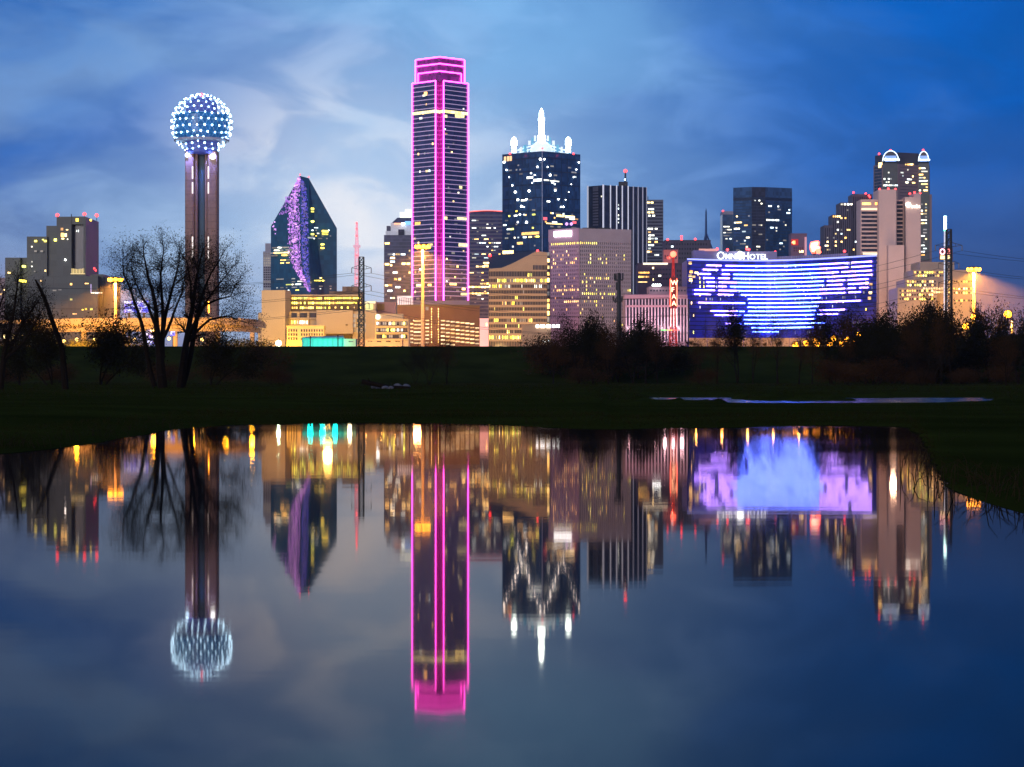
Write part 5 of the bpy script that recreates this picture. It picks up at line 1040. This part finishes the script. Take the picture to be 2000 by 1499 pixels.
BBm = bpy.data.materials.new('screen_pattern'); BBm.use_nodes = True; tt = BBm.node_tree; b_ = tt.nodes['Principled BSDF']; ge = N(tt, 'ShaderNodeNewGeometry'); nz = N(tt, 'ShaderNodeTexNoise'); nz.inputs['Scale'].default_value = 0.9; nz.inputs['Detail'].default_value = 4
tt.links.new(ge.outputs['Position'], nz.inputs['Vector']); rr = N(tt, 'ShaderNodeValToRGB'); tt.links.new(nz.outputs[0], rr.inputs[0]); rr.color_ramp.elements[0].position = 0.42; rr.color_ramp.elements[0].color = (0.02, 0.05, 0.9, 1); rr.color_ramp.elements[1].position = 0.62; rr.color_ramp.elements[1].color = (0.75, 0.8, 1, 1)
tt.links.new(rr.outputs[0], b_.inputs['Emission Color']); b_.inputs['Emission Strength'].default_value = 1.6; b_.inputs['Base Color'].default_value = (0.05, 0.05, 0.1, 1)
f_ = Face(P(242, 940), P(291, 940)); f_.boxpx(t, 'screen', BBm, 242.5, 588.5, 290.5, 611.5, 0.3, 0.45); f_.boxpx(t, 'frame', STEEL, 241.5, 587.5, 291.5, 612.5, -0.5, 0.28)
for x in (252, 281): bar(t, 'post', STEEL, (X(x, 940), 940.3, ZG), (X(x, 940), 940.3, Z(612, 940)), 0.5)
for i, (x0, x1, y0, y1) in enumerate(((286, 300, 645, 674), (333, 342, 648, 657))):
    o = thing('lit_screen', ('tall blue lit screen under the amber overpass', 'small blue lit screen between two overpass piers')[i], 'screen', (X((x0 + x1) / 2, 885), 885, ZG)); f_ = Face(P(x0, 885), P(x1, 885)); f_.boxpx(o, 'panel', BBm, x0, y0, x1, y1, 0, 0.2); f_.boxpx(o, 'frame', STEEL, x0 - .6, y0 - .6, x1 + .6, y1 + .6, -.4, -.02); bar(o, 'post', STEEL, (X((x0 + x1) / 2, 885), 885.2, ZG), (X((x0 + x1) / 2, 885), 885.2, Z(y1, 885)), 0.2)
t, f_ = lowblock('low_building', 'dark flat roofed shed below the left end of the overpass', 860, -40, 57, 634, 12, mat('dark_shed', (0.09, 0.07, 0.06), 0.8), [(-2 + k * 9, 655, 3 + k * 9, 664, WARM if k % 2 else DARKWIN) for k in range(6)])

# ------------------------------------------------------------------ lamps
def mast_lamp(px, py, Y, label, power=12000000):
    t = thing('high_mast_lamp', label, 'street lamp', (X(px, Y), Y, ZG)); z = Z(py, Y); s = Y / F; x = X(px, Y)
    bar(t, 'pole', mat('galvanised_pole', (0.5, 0.42, 0.3), 0.5), (x, Y, ZG), (x, Y, z), 0.62, 8, 0.36)
    lathe(t, 'lamp_ring', STEEL, x, Y, [(0.5, z - 0.2), (2.2, z), (2.2, z + 0.35), (0.5, z + 0.6)], 12, False)
    for k in range(8):
        a = 2 * math.pi * k / 8 + .2; ball(t, 'luminaire', SODIUM, (x + 1.9 * math.cos(a), Y + 1.9 * math.sin(a), z - 0.35), 0.62)
    spot(t, 'lamp_light', (x, Y, z - 1.2), (x, Y, z - 20), power, (1, 0.34, 0.02), R(152), 0.8, 0.25)
    return t
mast_lamp(825.5, 480.5, 700, 'tall high mast lamp glowing amber in front of the magenta tower')
mast_lamp(225.5, 545, 720, 'high mast lamp glowing amber above the overpass near the mirror hotel')
mast_lamp(1902, 525, 760, 'high mast lamp glowing amber beside the terraced building', 26000000)
def street_lamp(px, py, Y, label, r=0.7, power=1800, group=None, base=None):
    x, z = X(px, Y), Z(py, Y); zb_ = ZG if base is None else base
    t = thing('street_lamp', label, 'street lamp', (x, Y, zb_), group)
    bar(t, 'pole', STEEL, (x + 1.2, Y, zb_), (x + 1.2, Y, z + 0.5), 0.14, 6); bar(t, 'arm', STEEL, (x + 1.2, Y, z + 0.5), (x, Y, z + 0.45), 0.1, 5); hd = box(t, 'lamp_head', STEEL, (x, Y, z + 0.35), (1.1, 0.5, 0.2)); ball(hd, 'lens', SODIUM, (x, Y, z - r * 0.6), r)
    if power: spot(t, 'lamp_light', (x, Y, z - r * 1.7), (x, Y, z - 20), power, (1, 0.40, 0.04), R(150), 0.4, 0.3)
    return t
street_lamp(1968, 610, 640, 'big starlike amber lamp over the right embankment', 1.1, 1200000); street_lamp(1886, 634, 600, 'amber lamp low beside the right lattice pylon', 0.9, 400000); street_lamp(1901, 617, 660, 'amber lamp between two dark round trees', 0.8, 400000); street_lamp(1790, 636, 640, 'amber lamp shining through trees left of the right pylon', 0.75, 300000)
for x, y in ((1554, 671), (1574, 668), (1592, 665), (1596, 671), (1621, 670), (1628, 659), (1644, 669), (1678, 651), (1668, 664), (1695, 660), (1726, 657), (1757, 663), (1745, 668), (1655, 661)):
    street_lamp(x, y, 560 + (x * 7 % 60), 'small amber street lamp on the road behind the levee trees', 0.75, 90000, 'street lamps along the levee road')
for x, w in ((1400, 60), (1480, 60), (1550, 40)): pass
t = thing('guard_wall', 'low amber lit roadside barrier below the hotel', 'barrier', (X(1480, 645), 645, ZG)); f_ = Face(P(1345, 645), P(1775, 645))
for k in range(24): f_.boxpx(t, 'barrier_panel', AMS, 1346 + k * 17.8, 661, 1363 + k * 17.8, 680, 0, 0.4)
for k in range(9): point(t, 'barrier_lamp', (X(1360 + k * 50, 638), 638, Z(664, 638)), 600, (1, 0.45, 0.08), 0.3)
# ------------------------------------------------------------------ pylons and wires
def pylon(px, Y, ptop, label, arms, w=(9, 15), zb_=ZG):
    t = thing('lattice_pylon', label, 'pylon', (X(px, Y), Y, zb_)); s = Y / F
    lattice(t, px, Y, ptop, HOR - (zb_ - HC) * F / Y, w[0], w[1], STEEL, 0.16, 22); ends = []
    for py, hw in arms:
        z = Z(py, Y)
        for sg in (-1, 1):
            p = Vector((X(px, Y) + sg * hw * s, Y, z)); v, f = [], []
            tube_into(v, f, (X(px, Y), Y - 0.4, z + 0.8), p, 0.09, 0.07, 4); tube_into(v, f, (X(px, Y), Y + 0.4, z - 0.5), p, 0.09, 0.07, 4); tube_into(v, f, (X(px, Y) + sg * hw * s * .5, Y, z + .4), (X(px, Y) + sg * hw * s * .5, Y, z - .25), 0.05, 0.05, 4)
            ca = mesh(t, 'crossarm', STEEL, v, f); q = p - Vector((0, 0, 1.3)); bar(t, 'insulator', mat('brown_porcelain', (0.08, 0.05, 0.04), 0.3), p, q, 0.10, 6); ends.append(q)
    return t, ends
_, e1 = pylon(706, 560, 503, 'tall dark lattice pylon in front of the cream civic block', ((524, 19), (559, 19), (593, 15)), (9, 11))
_, e2 = pylon(1853, 560, 449, 'dark lattice pylon near the neon column at the right embankment', ((480, 26), (515, 20), (553, 20)), (9, 13))
eL = [Vector((X(x, 620), 620, Z(y, 620))) for x, y in ((-420, 512), (-400, 512), (-420, 556), (-400, 557), (-420, 592), (-400, 593))]
eR = [Vector((X(x, 620), 620, Z(y, 620))) for x, y in ((2600, 470), (2630, 470), (2600, 505), (2630, 505), (2600, 545), (2630, 545))]
WIRE = mat('power_cable', (0.02, 0.02, 0.02), 0.6)
def wire(a, b, sag, label):
    v, f = [], []; n = 24; pr = None
    for i in range(n + 1):
        k = i / n; p = a.lerp(b, k) - Vector((0, 0, sag * 4 * k * (1 - k)))
        if pr is not None: tube_into(v, f, pr, p, 0.045, 0.045, 3)
        pr = p
    o = mesh(None, 'power_line', WIRE, v, f, origin=a); setp(o, label, 'cable', 'power lines strung between the pylons')
for i in range(6):
    lv = ('upper', 'middle', 'lower')[i // 2]
    wire(e1[i], eL[i], 5.5, 'sagging %s power cable running left off the civic block pylon' % lv); wire(e1[i], e2[i], 9, 'sagging %s power cable spanning between the two lattice pylons' % lv); wire(e2[i], eR[i], 5, 'sagging %s power cable running right off the embankment pylon' % lv)
Y = 540.0
t = thing('cell_mast', 'dark antenna mast with panel head before the mauve block', 'mast', (X(1209, Y), Y, ZG)); s = Y / F
bar(t, 'pole', STEEL, (X(1209, Y), Y, ZG), (X(1209, Y), Y, Z(534, Y)), 0.75, 8, 0.4)
for k, dx in enumerate((-9, -5.5, -1.5, 3, 7)): box(t, 'antenna_panel', STEEL, (X(1209 + dx, Y), Y - 0.5 + (k % 2), Z(541, Y)), (0.36, 0.25, 14 * s * (0.8 + 0.1 * (k % 3))))
box(t, 'antenna_platform', STEEL, (X(1208, Y), Y, Z(548, Y)), (17 * s, 1.4, 0.3))
for k, dx in enumerate((-10, -6, -2.5, 4, 7)): box(t, 'antenna_panel', STEEL, (X(1208 + dx, Y), Y, Z(584 + (k % 2) * 4, Y)), (0.35, 0.3, 9 * s))
box(t, 'antenna_platform', STEEL, (X(1207, Y), Y, Z(589, Y)), (18 * s, 1.2, 0.35)); box(t, 'equipment_box', STEEL, (X(1205, Y), Y, Z(560, Y)), (0.6, 0.6, 1.8))
for px, y0 in ((606, 657), (660, 655)):
    o = thing('utility_pole', 'thin utility pole before the turquoise warehouse', 'pole', (X(px, 532), 532, ZG), 'utility poles by the warehouse'); bar(o, 'pole', STEEL, (X(px, 532), 532, ZG), (X(px, 532), 532, Z(y0, 532)), 0.13); bar(o, 'crossarm', STEEL, (X(px - 2, 532), 532, Z(y0 + 2, 532)), (X(px + 2, 532), 532, Z(y0 + 2, 532)), 0.08, 4)

# ------------------------------------------------------------------ trees
BARK = mat('dark_bark', (0.012, 0.008, 0.005), 0.95, spec=0.05, var=0.2, vscale=3); TWIG = mat('twig_bark', (0.013, 0.009, 0.005), 0.95, spec=0.05, var=0.2, vscale=3)
LEAFD = mat('dark_leaf', (0.013, 0.011, 0.004), 0.9, spec=0.05, var=0.35, vscale=0.8); LEAFB = mat('brown_leaf', (0.045, 0.020, 0.006), 0.9, spec=0.05, var=0.35, vscale=0.8)
def rv(a=1.0): return Vector((random.uniform(-a, a), random.uniform(-a, a), random.uniform(-a, a)))
class Tree:
    def __init__(s): s.tv, s.tf, s.cv, s.cf, s.tips = [], [], [], [], []
    def seg(s, p, q, r0, r1, lv):
        if lv <= 1: tube_into(s.tv, s.tf, p, q, r0, r1, 6)
        else: tube_into(s.cv, s.cf, p, q, r0, r1, 3)
    def grow(s, p, d, ln, r, lv, mx, up=0.10, kids=3, curl=0.28):
        n = 4 if lv < 3 else 3; d = d.normalized(); st = ln / n
        for i in range(n):
            d = (d + rv(curl) + Vector((0, 0, up))).normalized(); q = p + d * st; r1 = r * (1 - 0.55 / n)
            s.seg(p, q, r, r1, lv); p, r = q, r1
            if lv < mx and i >= (1 if lv == 0 else 0):
                for _ in range(kids if i == n - 1 else max(1, kids - 1)):
                    a = (d + rv(0.95)).normalized(); s.grow(p, a, ln * random.uniform(0.45, 0.72), r * random.uniform(0.42, 0.62), lv + 1, mx, up, kids, curl)
        if lv >= mx - 1: s.tips.append(p)
    def leaves(s, n, sz, spread, lo=0.0):
        for _ in range(n):
            p = random.choice(s.tips) + rv(spread)
            if p.z < lo: continue
            a = rv().normalized(); b = a.orthogonal().normalized(); c = a.cross(b); w = sz * random.uniform(.5, 1.2); i = len(s.cv)
            s.cv += [tuple(p), tuple(p + b * w + c * w * .45), tuple(p + b * 2 * w), tuple(p + b * w - c * w * .45)]; s.cf.append((i, i + 1, i + 2, i + 3))
    def build(s, name, label, base, group=None, leaf=TWIG, cat='tree'):
        t = thing(name, label, cat, base, group); mesh(t, 'trunk', BARK, s.tv, s.tf); mesh(t, 'crown', leaf, s.cv, s.cf); return t
def from_limbs(limbs, Y, mx, kids, tw, leaf_n=0, sz=0.12, up=0.06, spread=.5, r0=1.0):
    """main limbs traced as real 3-D polylines at their own depth; twigs grow from the upper part"""
    T = Tree()
    for limb in limbs:
        pts_ = [Vector((X(px, Y + d), Y + d, Z(py, Y + d))) for px, py, d, r in limb]; rs = [q[3] * r0 for q in limb]
        for i in range(len(pts_) - 1):
            n = 3; a, b = pts_[i], pts_[i + 1]; pr = a; side = rv(0.04) * (b - a).length
            for k in range(n):
                q = a.lerp(b, (k + 1) / n) + (side * math.sin(math.pi * (k + 1) / n) if k < n - 1 else Vector()); ra, rb = rs[i] + (rs[i + 1] - rs[i]) * k / n, rs[i] + (rs[i + 1] - rs[i]) * (k + 1) / n
                T.seg(pr, q, ra, rb, 0); d = (q - pr).normalized(); pr = q
                if i >= 1:
                    for _ in range(2): T.grow(q, (d * 0.5 + rv(0.9)).normalized(), tw * random.uniform(.6, 1.15), rb * random.uniform(.3, .5), 2, mx, up, kids)
        T.grow(pts_[-1], (pts_[-1] - pts_[-2]).normalized(), tw * 1.1, rs[-1], 2, mx, up, kids)
    if leaf_n: T.leaves(leaf_n, sz, spread)
    return T
Y = 190.0
T = from_limbs([[(318, 758, 0, .34), (312, 690, 0, .28), (305, 610, -.5, .16), (290, 545, -1, .09), (282, 505, -1, .05)], [(316, 700, 0, .22), (322, 620, 1, .14), (338, 560, 1.4, .08), (350, 515, 1.5, .04)], [(312, 690, 0, .2), (318, 610, .5, .12), (314, 545, .6, .07), (318, 500, .8, .04)],
                [(302, 756, 1, .18), (282, 660, 0.5, .15), (262, 590, 0, .10), (243, 540, -.6, .06), (240, 515, -.8, .035)], [(306, 640, 0, .13), (290, 600, 1, .09), (268, 560, 1.4, .05), (258, 530, 1.4, .03)], [(320, 660, 0, .12), (340, 610, -.8, .08), (356, 570, -1, .05), (362, 540, -1, .03)]], Y, 4, 3, 1.25, 15000, 0.07, 0.08, .5, 1.3)
T.build('bare_tree', 'big bare tree with forked trunk left of the concrete shaft tower', (X(318, Y), Y, ground_z(X(318, Y), Y)))
T = from_limbs([[(352, 758, 0, .30), (362, 680, 0, .24), (376, 600, .4, .16), (384, 545, .6, .09), (392, 505, .6, .05)], [(356, 758, 0.6, .2), (378, 660, .6, .18), (392, 585, 0, .11), (412, 535, -.4, .06), (428, 510, -.6, .035)], [(364, 670, 0, .14), (392, 610, -1, .10), (425, 560, -1.2, .06), (445, 535, -1.2, .035)],
                [(368, 668, 0, .12), (410, 625, .6, .08), (445, 618, .8, .05), (470, 628, .8, .025)], [(376, 600, .4, .12), (372, 550, 1, .07), (366, 515, 1, .04)], [(382, 610, 0, .10), (420, 588, 1, .07), (450, 580, 1.2, .04), (458, 560, 1.2, .03)]], Y + 6, 4, 3, 1.25, 14000, 0.07, 0.06, .5, 1.3)
T.build('bare_tree', 'big bare tree leaning right before the concrete shaft tower', (X(352, Y + 6), Y + 6, ground_z(X(352, Y + 6), Y + 6)))
Y = 170.0
T = from_limbs([[(0, 765, 0, .2), (8, 690, 0, .16), (22, 630, 0, .10), (30, 585, 0, .06), (34, 560, 0, .04)], [(4, 720, 0, .12), (34, 650, .4, .09), (60, 610, .5, .05), (74, 590, .5, .03)], [(-20, 765, 0, .2), (-22, 680, 0, .14), (-8, 620, 0, .08), (6, 580, 0, .04)], [(12, 700, 0, .1), (44, 672, -.5, .07), (76, 620, -.5, .03)]], Y, 4, 3, 1.0, 4500, 0.06, 0.08, .5, 1.35)
T.build('bare_tree', 'bare spreading tree at the far left beside the pink block', (X(0, Y), Y, ground_z(X(0, Y), Y)))
Y = 175.0
v, f = [], []; lp = [(128, 762, .26), (121, 680, .22), (108, 645, .19), (90, 592, .15), (80, 568, .13), (69, 547, .06)]
for (a, b, r), (c, d, r2) in zip(lp, lp[1:]): tube_into(v, f, (X(a, Y), Y, Z(b, Y)), (X(c, Y), Y, Z(d, Y)), r, r2, 8)
tube_into(v, f, (X(80, Y), Y, Z(570, Y)), (X(82, Y), Y - .2, Z(563, Y)), .1, .03, 5)
t = thing('dead_tree', 'leaning broken dead tree trunk without crown', 'tree', (X(128, Y), Y, ground_z(X(128, Y), Y))); mesh(t, 'trunk', BARK, v, f); bar(t, 'broken_stub', BARK, (X(100, Y), Y, Z(622, Y)), (X(94, Y), Y - .4, Z(612, Y)), .08, 5, .03)

def proto(h, mx, kids, leaf_n, sz, spread, seed, stems=1, curl=.28, up=.1, r=.22, lean=.25):
    random.seed(seed); T = Tree()
    for k in range(stems): T.grow(Vector((random.uniform(-.3, .3) * stems * .5, random.uniform(-.3, .3), -0.3)), Vector((random.uniform(-lean, lean) * stems, random.uniform(-lean, lean), 1)), h * (0.62 if stems == 1 else 0.7), r, 0, mx, up, kids, curl)
    T.leaves(leaf_n, sz, spread, h * (.56 if h > 7 else .15)) if leaf_n else None
    zs_ = [p[2] for p in T.cv]; k = h / max(zs_); T.tv = [tuple(Vector(p) * k) for p in T.tv]; T.cv = [tuple(Vector(p) * k) for p in T.cv]; return T
PROT = {}
def mk(key, T, leaf):
    a = bpy.data.meshes.new('trunk_' + key); a.from_pydata(T.tv, [], T.tf); a.materials.append(BARK); b = bpy.data.meshes.new('crown_' + key); b.from_pydata(T.cv, [], T.cf); b.materials.append(leaf); PROT[key] = (a, b)
mk('leafyA', proto(10, 3, 3, 8000, .22, .8, 3, r=.32), LEAFD); mk('leafyB', proto(10, 3, 3, 7000, .22, .85, 8, 2, r=.28), LEAFD); mk('bushy', proto(6, 3, 3, 9000, .17, .75, 5, 3, .3, .04, .12), LEAFD)
mk('thinA', proto(10, 4, 2, 4200, .16, .7, 12, 2, .22, .12, .2), LEAFB); mk('thinB', proto(10, 4, 2, 3200, .16, .7, 21, 3, .2, .14, .16), LEAFB); mk('scrub', proto(4, 3, 3, 3600, .14, .55, 31, 5, .3, .06, .05), LEAFB); mk('bare', proto(9, 4, 3, 0, .1, .5, 44, 4, .22, .12, .09), TWIG)
random.seed(77)
def plant(key, name, label, px, ptop, Y, group=None, wide=1.0, base=None, cat='tree'):
    x = X(px, Y); zb_ = ground_z(x, Y) if base is None else base; h = Z(ptop, Y) - zb_; H = {'leafyA': 10, 'leafyB': 10, 'bushy': 6, 'thinA': 10, 'thinB': 10, 'scrub': 4, 'bare': 9, 'green': 6}[key]
    t = thing(name, label, cat, (x, Y, zb_), group); k = h / H; M = Matrix.Translation((x, Y, zb_)) @ Matrix.Rotation(random.uniform(0, 6.28), 4, 'Z') @ Matrix.Diagonal((k * wide, k * wide, k, 1))
    for nm, me in zip(('trunk', 'crown'), PROT[key]): put(bpy.data.objects.new(nm, me), t, M)
    return t
plant('bushy', 'leafy_tree', 'round dark leafy tree right of the leaning dead trunk', 200, 598, 260, wide=.95); plant('bushy', 'leafy_tree', 'dark bushy tree behind the leaning dead trunk', 98, 600, 250, wide=.8); plant('leafyB', 'leafy_tree', 'thin leafy tree rising beside the far left bare tree', 40, 545, 255, wide=.5); plant('bushy', 'leafy_tree', 'low dark bush under the big leaning bare tree', 415, 628, 260, wide=1.0); plant('scrub', 'shrub', 'twiggy bare scrub left of the cream slab', 520, 650, 430, wide=1.1, cat='shrub')
plant('bare', 'bare_tree', 'slim bare sapling clump in front of the brown garage', 838, 630, 300, wide=.8); plant('thinB', 'bare_tree', 'brown twiggy clump in front of the garage decks', 872, 650, 310, wide=.8); plant('bare', 'bare_tree', 'spindly bare sapling before the ribbon window office', 812, 642, 320, wide=.6)
for key, px, top, Y, w in (('thinA', 1080, 628, 380, .8), ('leafyB', 1128, 598, 400, .7), ('leafyA', 1158, 600, 390, .65), ('thinA', 1188, 612, 370, .7), ('leafyB', 1238, 605, 400, .6), ('leafyA', 1262, 608, 390, .7), ('thinB', 1285, 625, 380, .8)):
    plant(key, 'leafy_tree', 'loose dark tree before the mauve and rose blocks', px, top, Y, 'trees before the mauve and rose blocks', w)
for key, px, top, Y, w in (('thinA', 1365, 640, 400, .7), ('thinB', 1400, 625, 390, .8), ('leafyB', 1440, 575, 400, .5), ('thinA', 1470, 600, 380, .6), ('thinB', 1520, 600, 360, .7), ('thinA', 1560, 635, 380, .8), ('thinB', 1585, 620, 350, .6), ('leafyB', 1620, 575, 390, .7), ('thinA', 1650, 600, 370, .6)):
    plant(key, 'leafy_tree', 'thin dark tree standing before the striped hotel', px, top, Y, 'trees before the striped hotel', w)
for key, px, top, Y, w in (('leafyA', 1690, 590, 380, .75), ('leafyB', 1722, 600, 370, .7), ('leafyA', 1762, 582, 390, .8), ('thinA', 1790, 598, 350, .7), ('leafyB', 1818, 572, 380, .75), ('leafyA', 1862, 575, 390, .7), ('thinB', 1840, 600, 330, .7)):
    plant(key, 'leafy_tree', 'dense dark tree below the blush tower and terraced building', px, top, Y, 'trees below the blush tower', w)
for key, px, top, Y in (('bushy', 1062, 650, 430), ('scrub', 1100, 645, 425), ('bushy', 1145, 640, 430), ('scrub', 1205, 640, 420), ('bushy', 1250, 642, 425), ('scrub', 1310, 652, 430)): plant(key, 'shrub', 'rounded low shrub before the mauve and rose blocks', px, top, Y, 'shrubs before the mauve and rose blocks', 1.3, cat='shrub')
for key, px, top, Y in (('bushy', 1705, 625, 410), ('bushy', 1745, 620, 415), ('scrub', 1780, 628, 405), ('bushy', 1835, 618, 410), ('bushy', 1880, 630, 415), ('scrub', 1915, 640, 420), ('bushy', 1955, 640, 425)): plant(key, 'shrub', 'dark rounded shrub filling the tree line below the terraced building', px, top, Y, 'shrubs below the terraced building', 1.2, cat='shrub')
plant('leafyA', 'leafy_tree', 'round dark tree between two starlike lamps', 1932, 584, 420, wide=.7); plant('leafyB', 'leafy_tree', 'dark tree at the far right above the embankment', 1992, 566, 400, wide=.7)
plant('thinB', 'bare_tree', 'bare brown tree on the slope of the right embankment', 1965, 640, 300, wide=.9); plant('bare', 'bare_tree', 'leaning bare saplings below the right pylon', 1800, 640, 300, wide=.8)
for i in range(26):
    px = (random.uniform(-20, 560) if i < 12 else random.uniform(1090, 2000)); Y = random.uniform(300, 410)
    plant('scrub', 'shrub', 'dark twiggy shrub at the foot of the levee', px, random.uniform(690, 725), Y, 'shrubs along the levee foot', random.uniform(1.2, 2.0), cat='shrub')
for i in range(20):
    plant('scrub', 'shrub', 'small twiggy shrub on the levee crest before the striped hotel', 1345 + i * 22 + random.uniform(-8, 8), random.uniform(662, 672), random.uniform(468, 478), 'shrubs on the levee crest', random.uniform(.9, 1.5), cat='shrub')
LEAFG = mat('green_leaf', (0.07, 0.085, 0.02), 0.8, var=0.35, vscale=0.8)
mk('green', proto(6, 3, 3, 7000, .2, .8, 91, 3, .3, .04, .1), LEAFG)
for px, top in ((18, 655), (108, 650), (136, 654), (160, 652), (186, 655), (216, 652), (236, 657), (440, 655), (475, 652)):
    tt_ = plant('green', 'leafy_tree', 'small green leafy tree lit beneath the amber overpass', px, top, 780, 'lit trees beneath the overpass', 1.2, ZG)
    point(tt_, 'garden_lamp', (X(px + 6, 768), 768, ZG + 2.5), 2600, (1, 0.62, 0.12), .3)
# ------------------------------------------------------------------ debris and grass
ROCK = mat('pale_rock', (0.10, 0.095, 0.10), 0.9, var=0.3, vscale=2)
for i, (px, py, Y, r) in enumerate(((735, 742, 210, .5), (752, 743, 206, .32), (778, 741, 212, .45), (793, 740, 214, .38), (764, 744, 204, .26))):
    x = X(px, Y); z = ground_z(x, Y); bm = bmesh.new(); bmesh.ops.create_icosphere(bm, subdivisions=2, radius=r)
    for q in bm.verts: q.co *= 1 + 0.35 * noise.noise(q.co * 2.2 + Vector((i * 3, 0, 0))); q.co.z *= .7
    me = bpy.data.meshes.new('boulder'); bm.to_mesh(me); bm.free(); me.materials.append(ROCK); o = put(bpy.data.objects.new('boulder', me), None, Matrix.Translation((x, Y, z + r * .25))); setp(o, 'pale broken concrete boulder lying at the levee foot', 'rock', 'boulders at the levee foot')
x0, Y = X(728, 208), 208.0
v, f = [], []; z = ground_z(x0, Y); tube_into(v, f, (x0 - 1, Y, z + .7), (x0 + 1.5, Y, z + .15), .22, .2, 8); tube_into(v, f, (x0 + 1.5, Y, z + .15), (x0 + 3.4, Y, z + .12), .2, .12, 8); tube_into(v, f, (x0 - .2, Y, z + .5), (x0 - .4, Y - .3, z + 1.0), .08, .03, 5)
o = mesh(None, 'driftwood_log', BARK, v, f, origin=(x0, Y, z)); setp(o, 'dark driftwood log resting beside pale boulders', 'log')
v, f = [], []; random.seed(5)
for _ in range(26000):
    px = random.uniform(-60, 2060); ysh = F * HC / (interp(SHORE, px) - HOR); Y = ysh * random.uniform(.97, 1.35) if random.random() < .3 else random.uniform(ysh, 420)
    x = X(px, Y); z = ground_z(x, Y)
    if z < 0.015: continue
    h = random.uniform(.03, .13) * (1.0 if Y < 120 else 1.8); h *= min(1, Y / 80); w = .010 * max(.6, Y / 60); lx, ly = random.uniform(-.1, .1), random.uniform(-.1, .1); i = len(v)
    v += [(x - w, Y, z - .02), (x + w, Y, z - .02), (x + lx, Y + ly, z + h)]; f.append((i, i + 1, i + 2))
o = mesh(None, 'grass', mat('dry_grass_blade', (0.015, 0.014, 0.003), 0.95, var=.3, vscale=.3, spec=0.05), v, f); setp(o, 'short dark grass over the floodplain and shore', 'grass', kind='stuff')

REED = mat('dead_reed', (0.02, 0.015, 0.006), 0.95, var=.3, vscale=2, spec=0.05); random.seed(19); v, f = [], []
for i, px in enumerate((14, 70, 118, 190, 262, 330, 1802, 1815, 1838, 1862, 1890, 1918, 1944, 1968, 1990)):
    ysh = F * HC / (interp(SHORE, px) - HOR); Y = ysh * random.uniform(1.0, 1.06); x = X(px, Y); z = max(ground_z(x, Y), -.05)
    for _ in range(random.randint(8, 24)):
        a, b = random.gauss(0, .28), random.gauss(0, .3); h = random.uniform(.06, .28); lx = random.uniform(-.16, .16); p = (x + a, Y + b, z - .05); q = (x + a + lx * .4, Y + b, z + h * .6); e = (x + a + lx * 1.3, Y + b + random.uniform(-.1, .1), z + h)
        tube_into(v, f, p, q, .007, .005, 3); tube_into(v, f, q, e, .005, .002, 3)
o = mesh(None, 'reeds', REED, v, f); setp(o, 'dry reeds fringing both banks of the pond', 'reeds', kind='stuff')
# ------------------------------------------------------------------ damp evening air over the floodplain and the city
hm = bpy.data.materials.new('evening_mist'); hm.use_nodes = True; t = hm.node_tree; t.nodes.remove(t.nodes['Principled BSDF'])
pv = N(t, 'ShaderNodeVolumePrincipled'); pv.inputs['Color'].default_value = (0.86, 0.9, 1.0, 1); pv.inputs['Density'].default_value = 0.00003; pv.inputs['Anisotropy'].default_value = 0.3
t.links.new(pv.outputs[0], t.nodes['Material Output'].inputs['Volume'])
o = box(None, 'haze', hm, (0, 1345, 154), (4300, 2850, 311)); setp(o, 'thin damp evening haze over water and city', 'haze', kind='stuff')
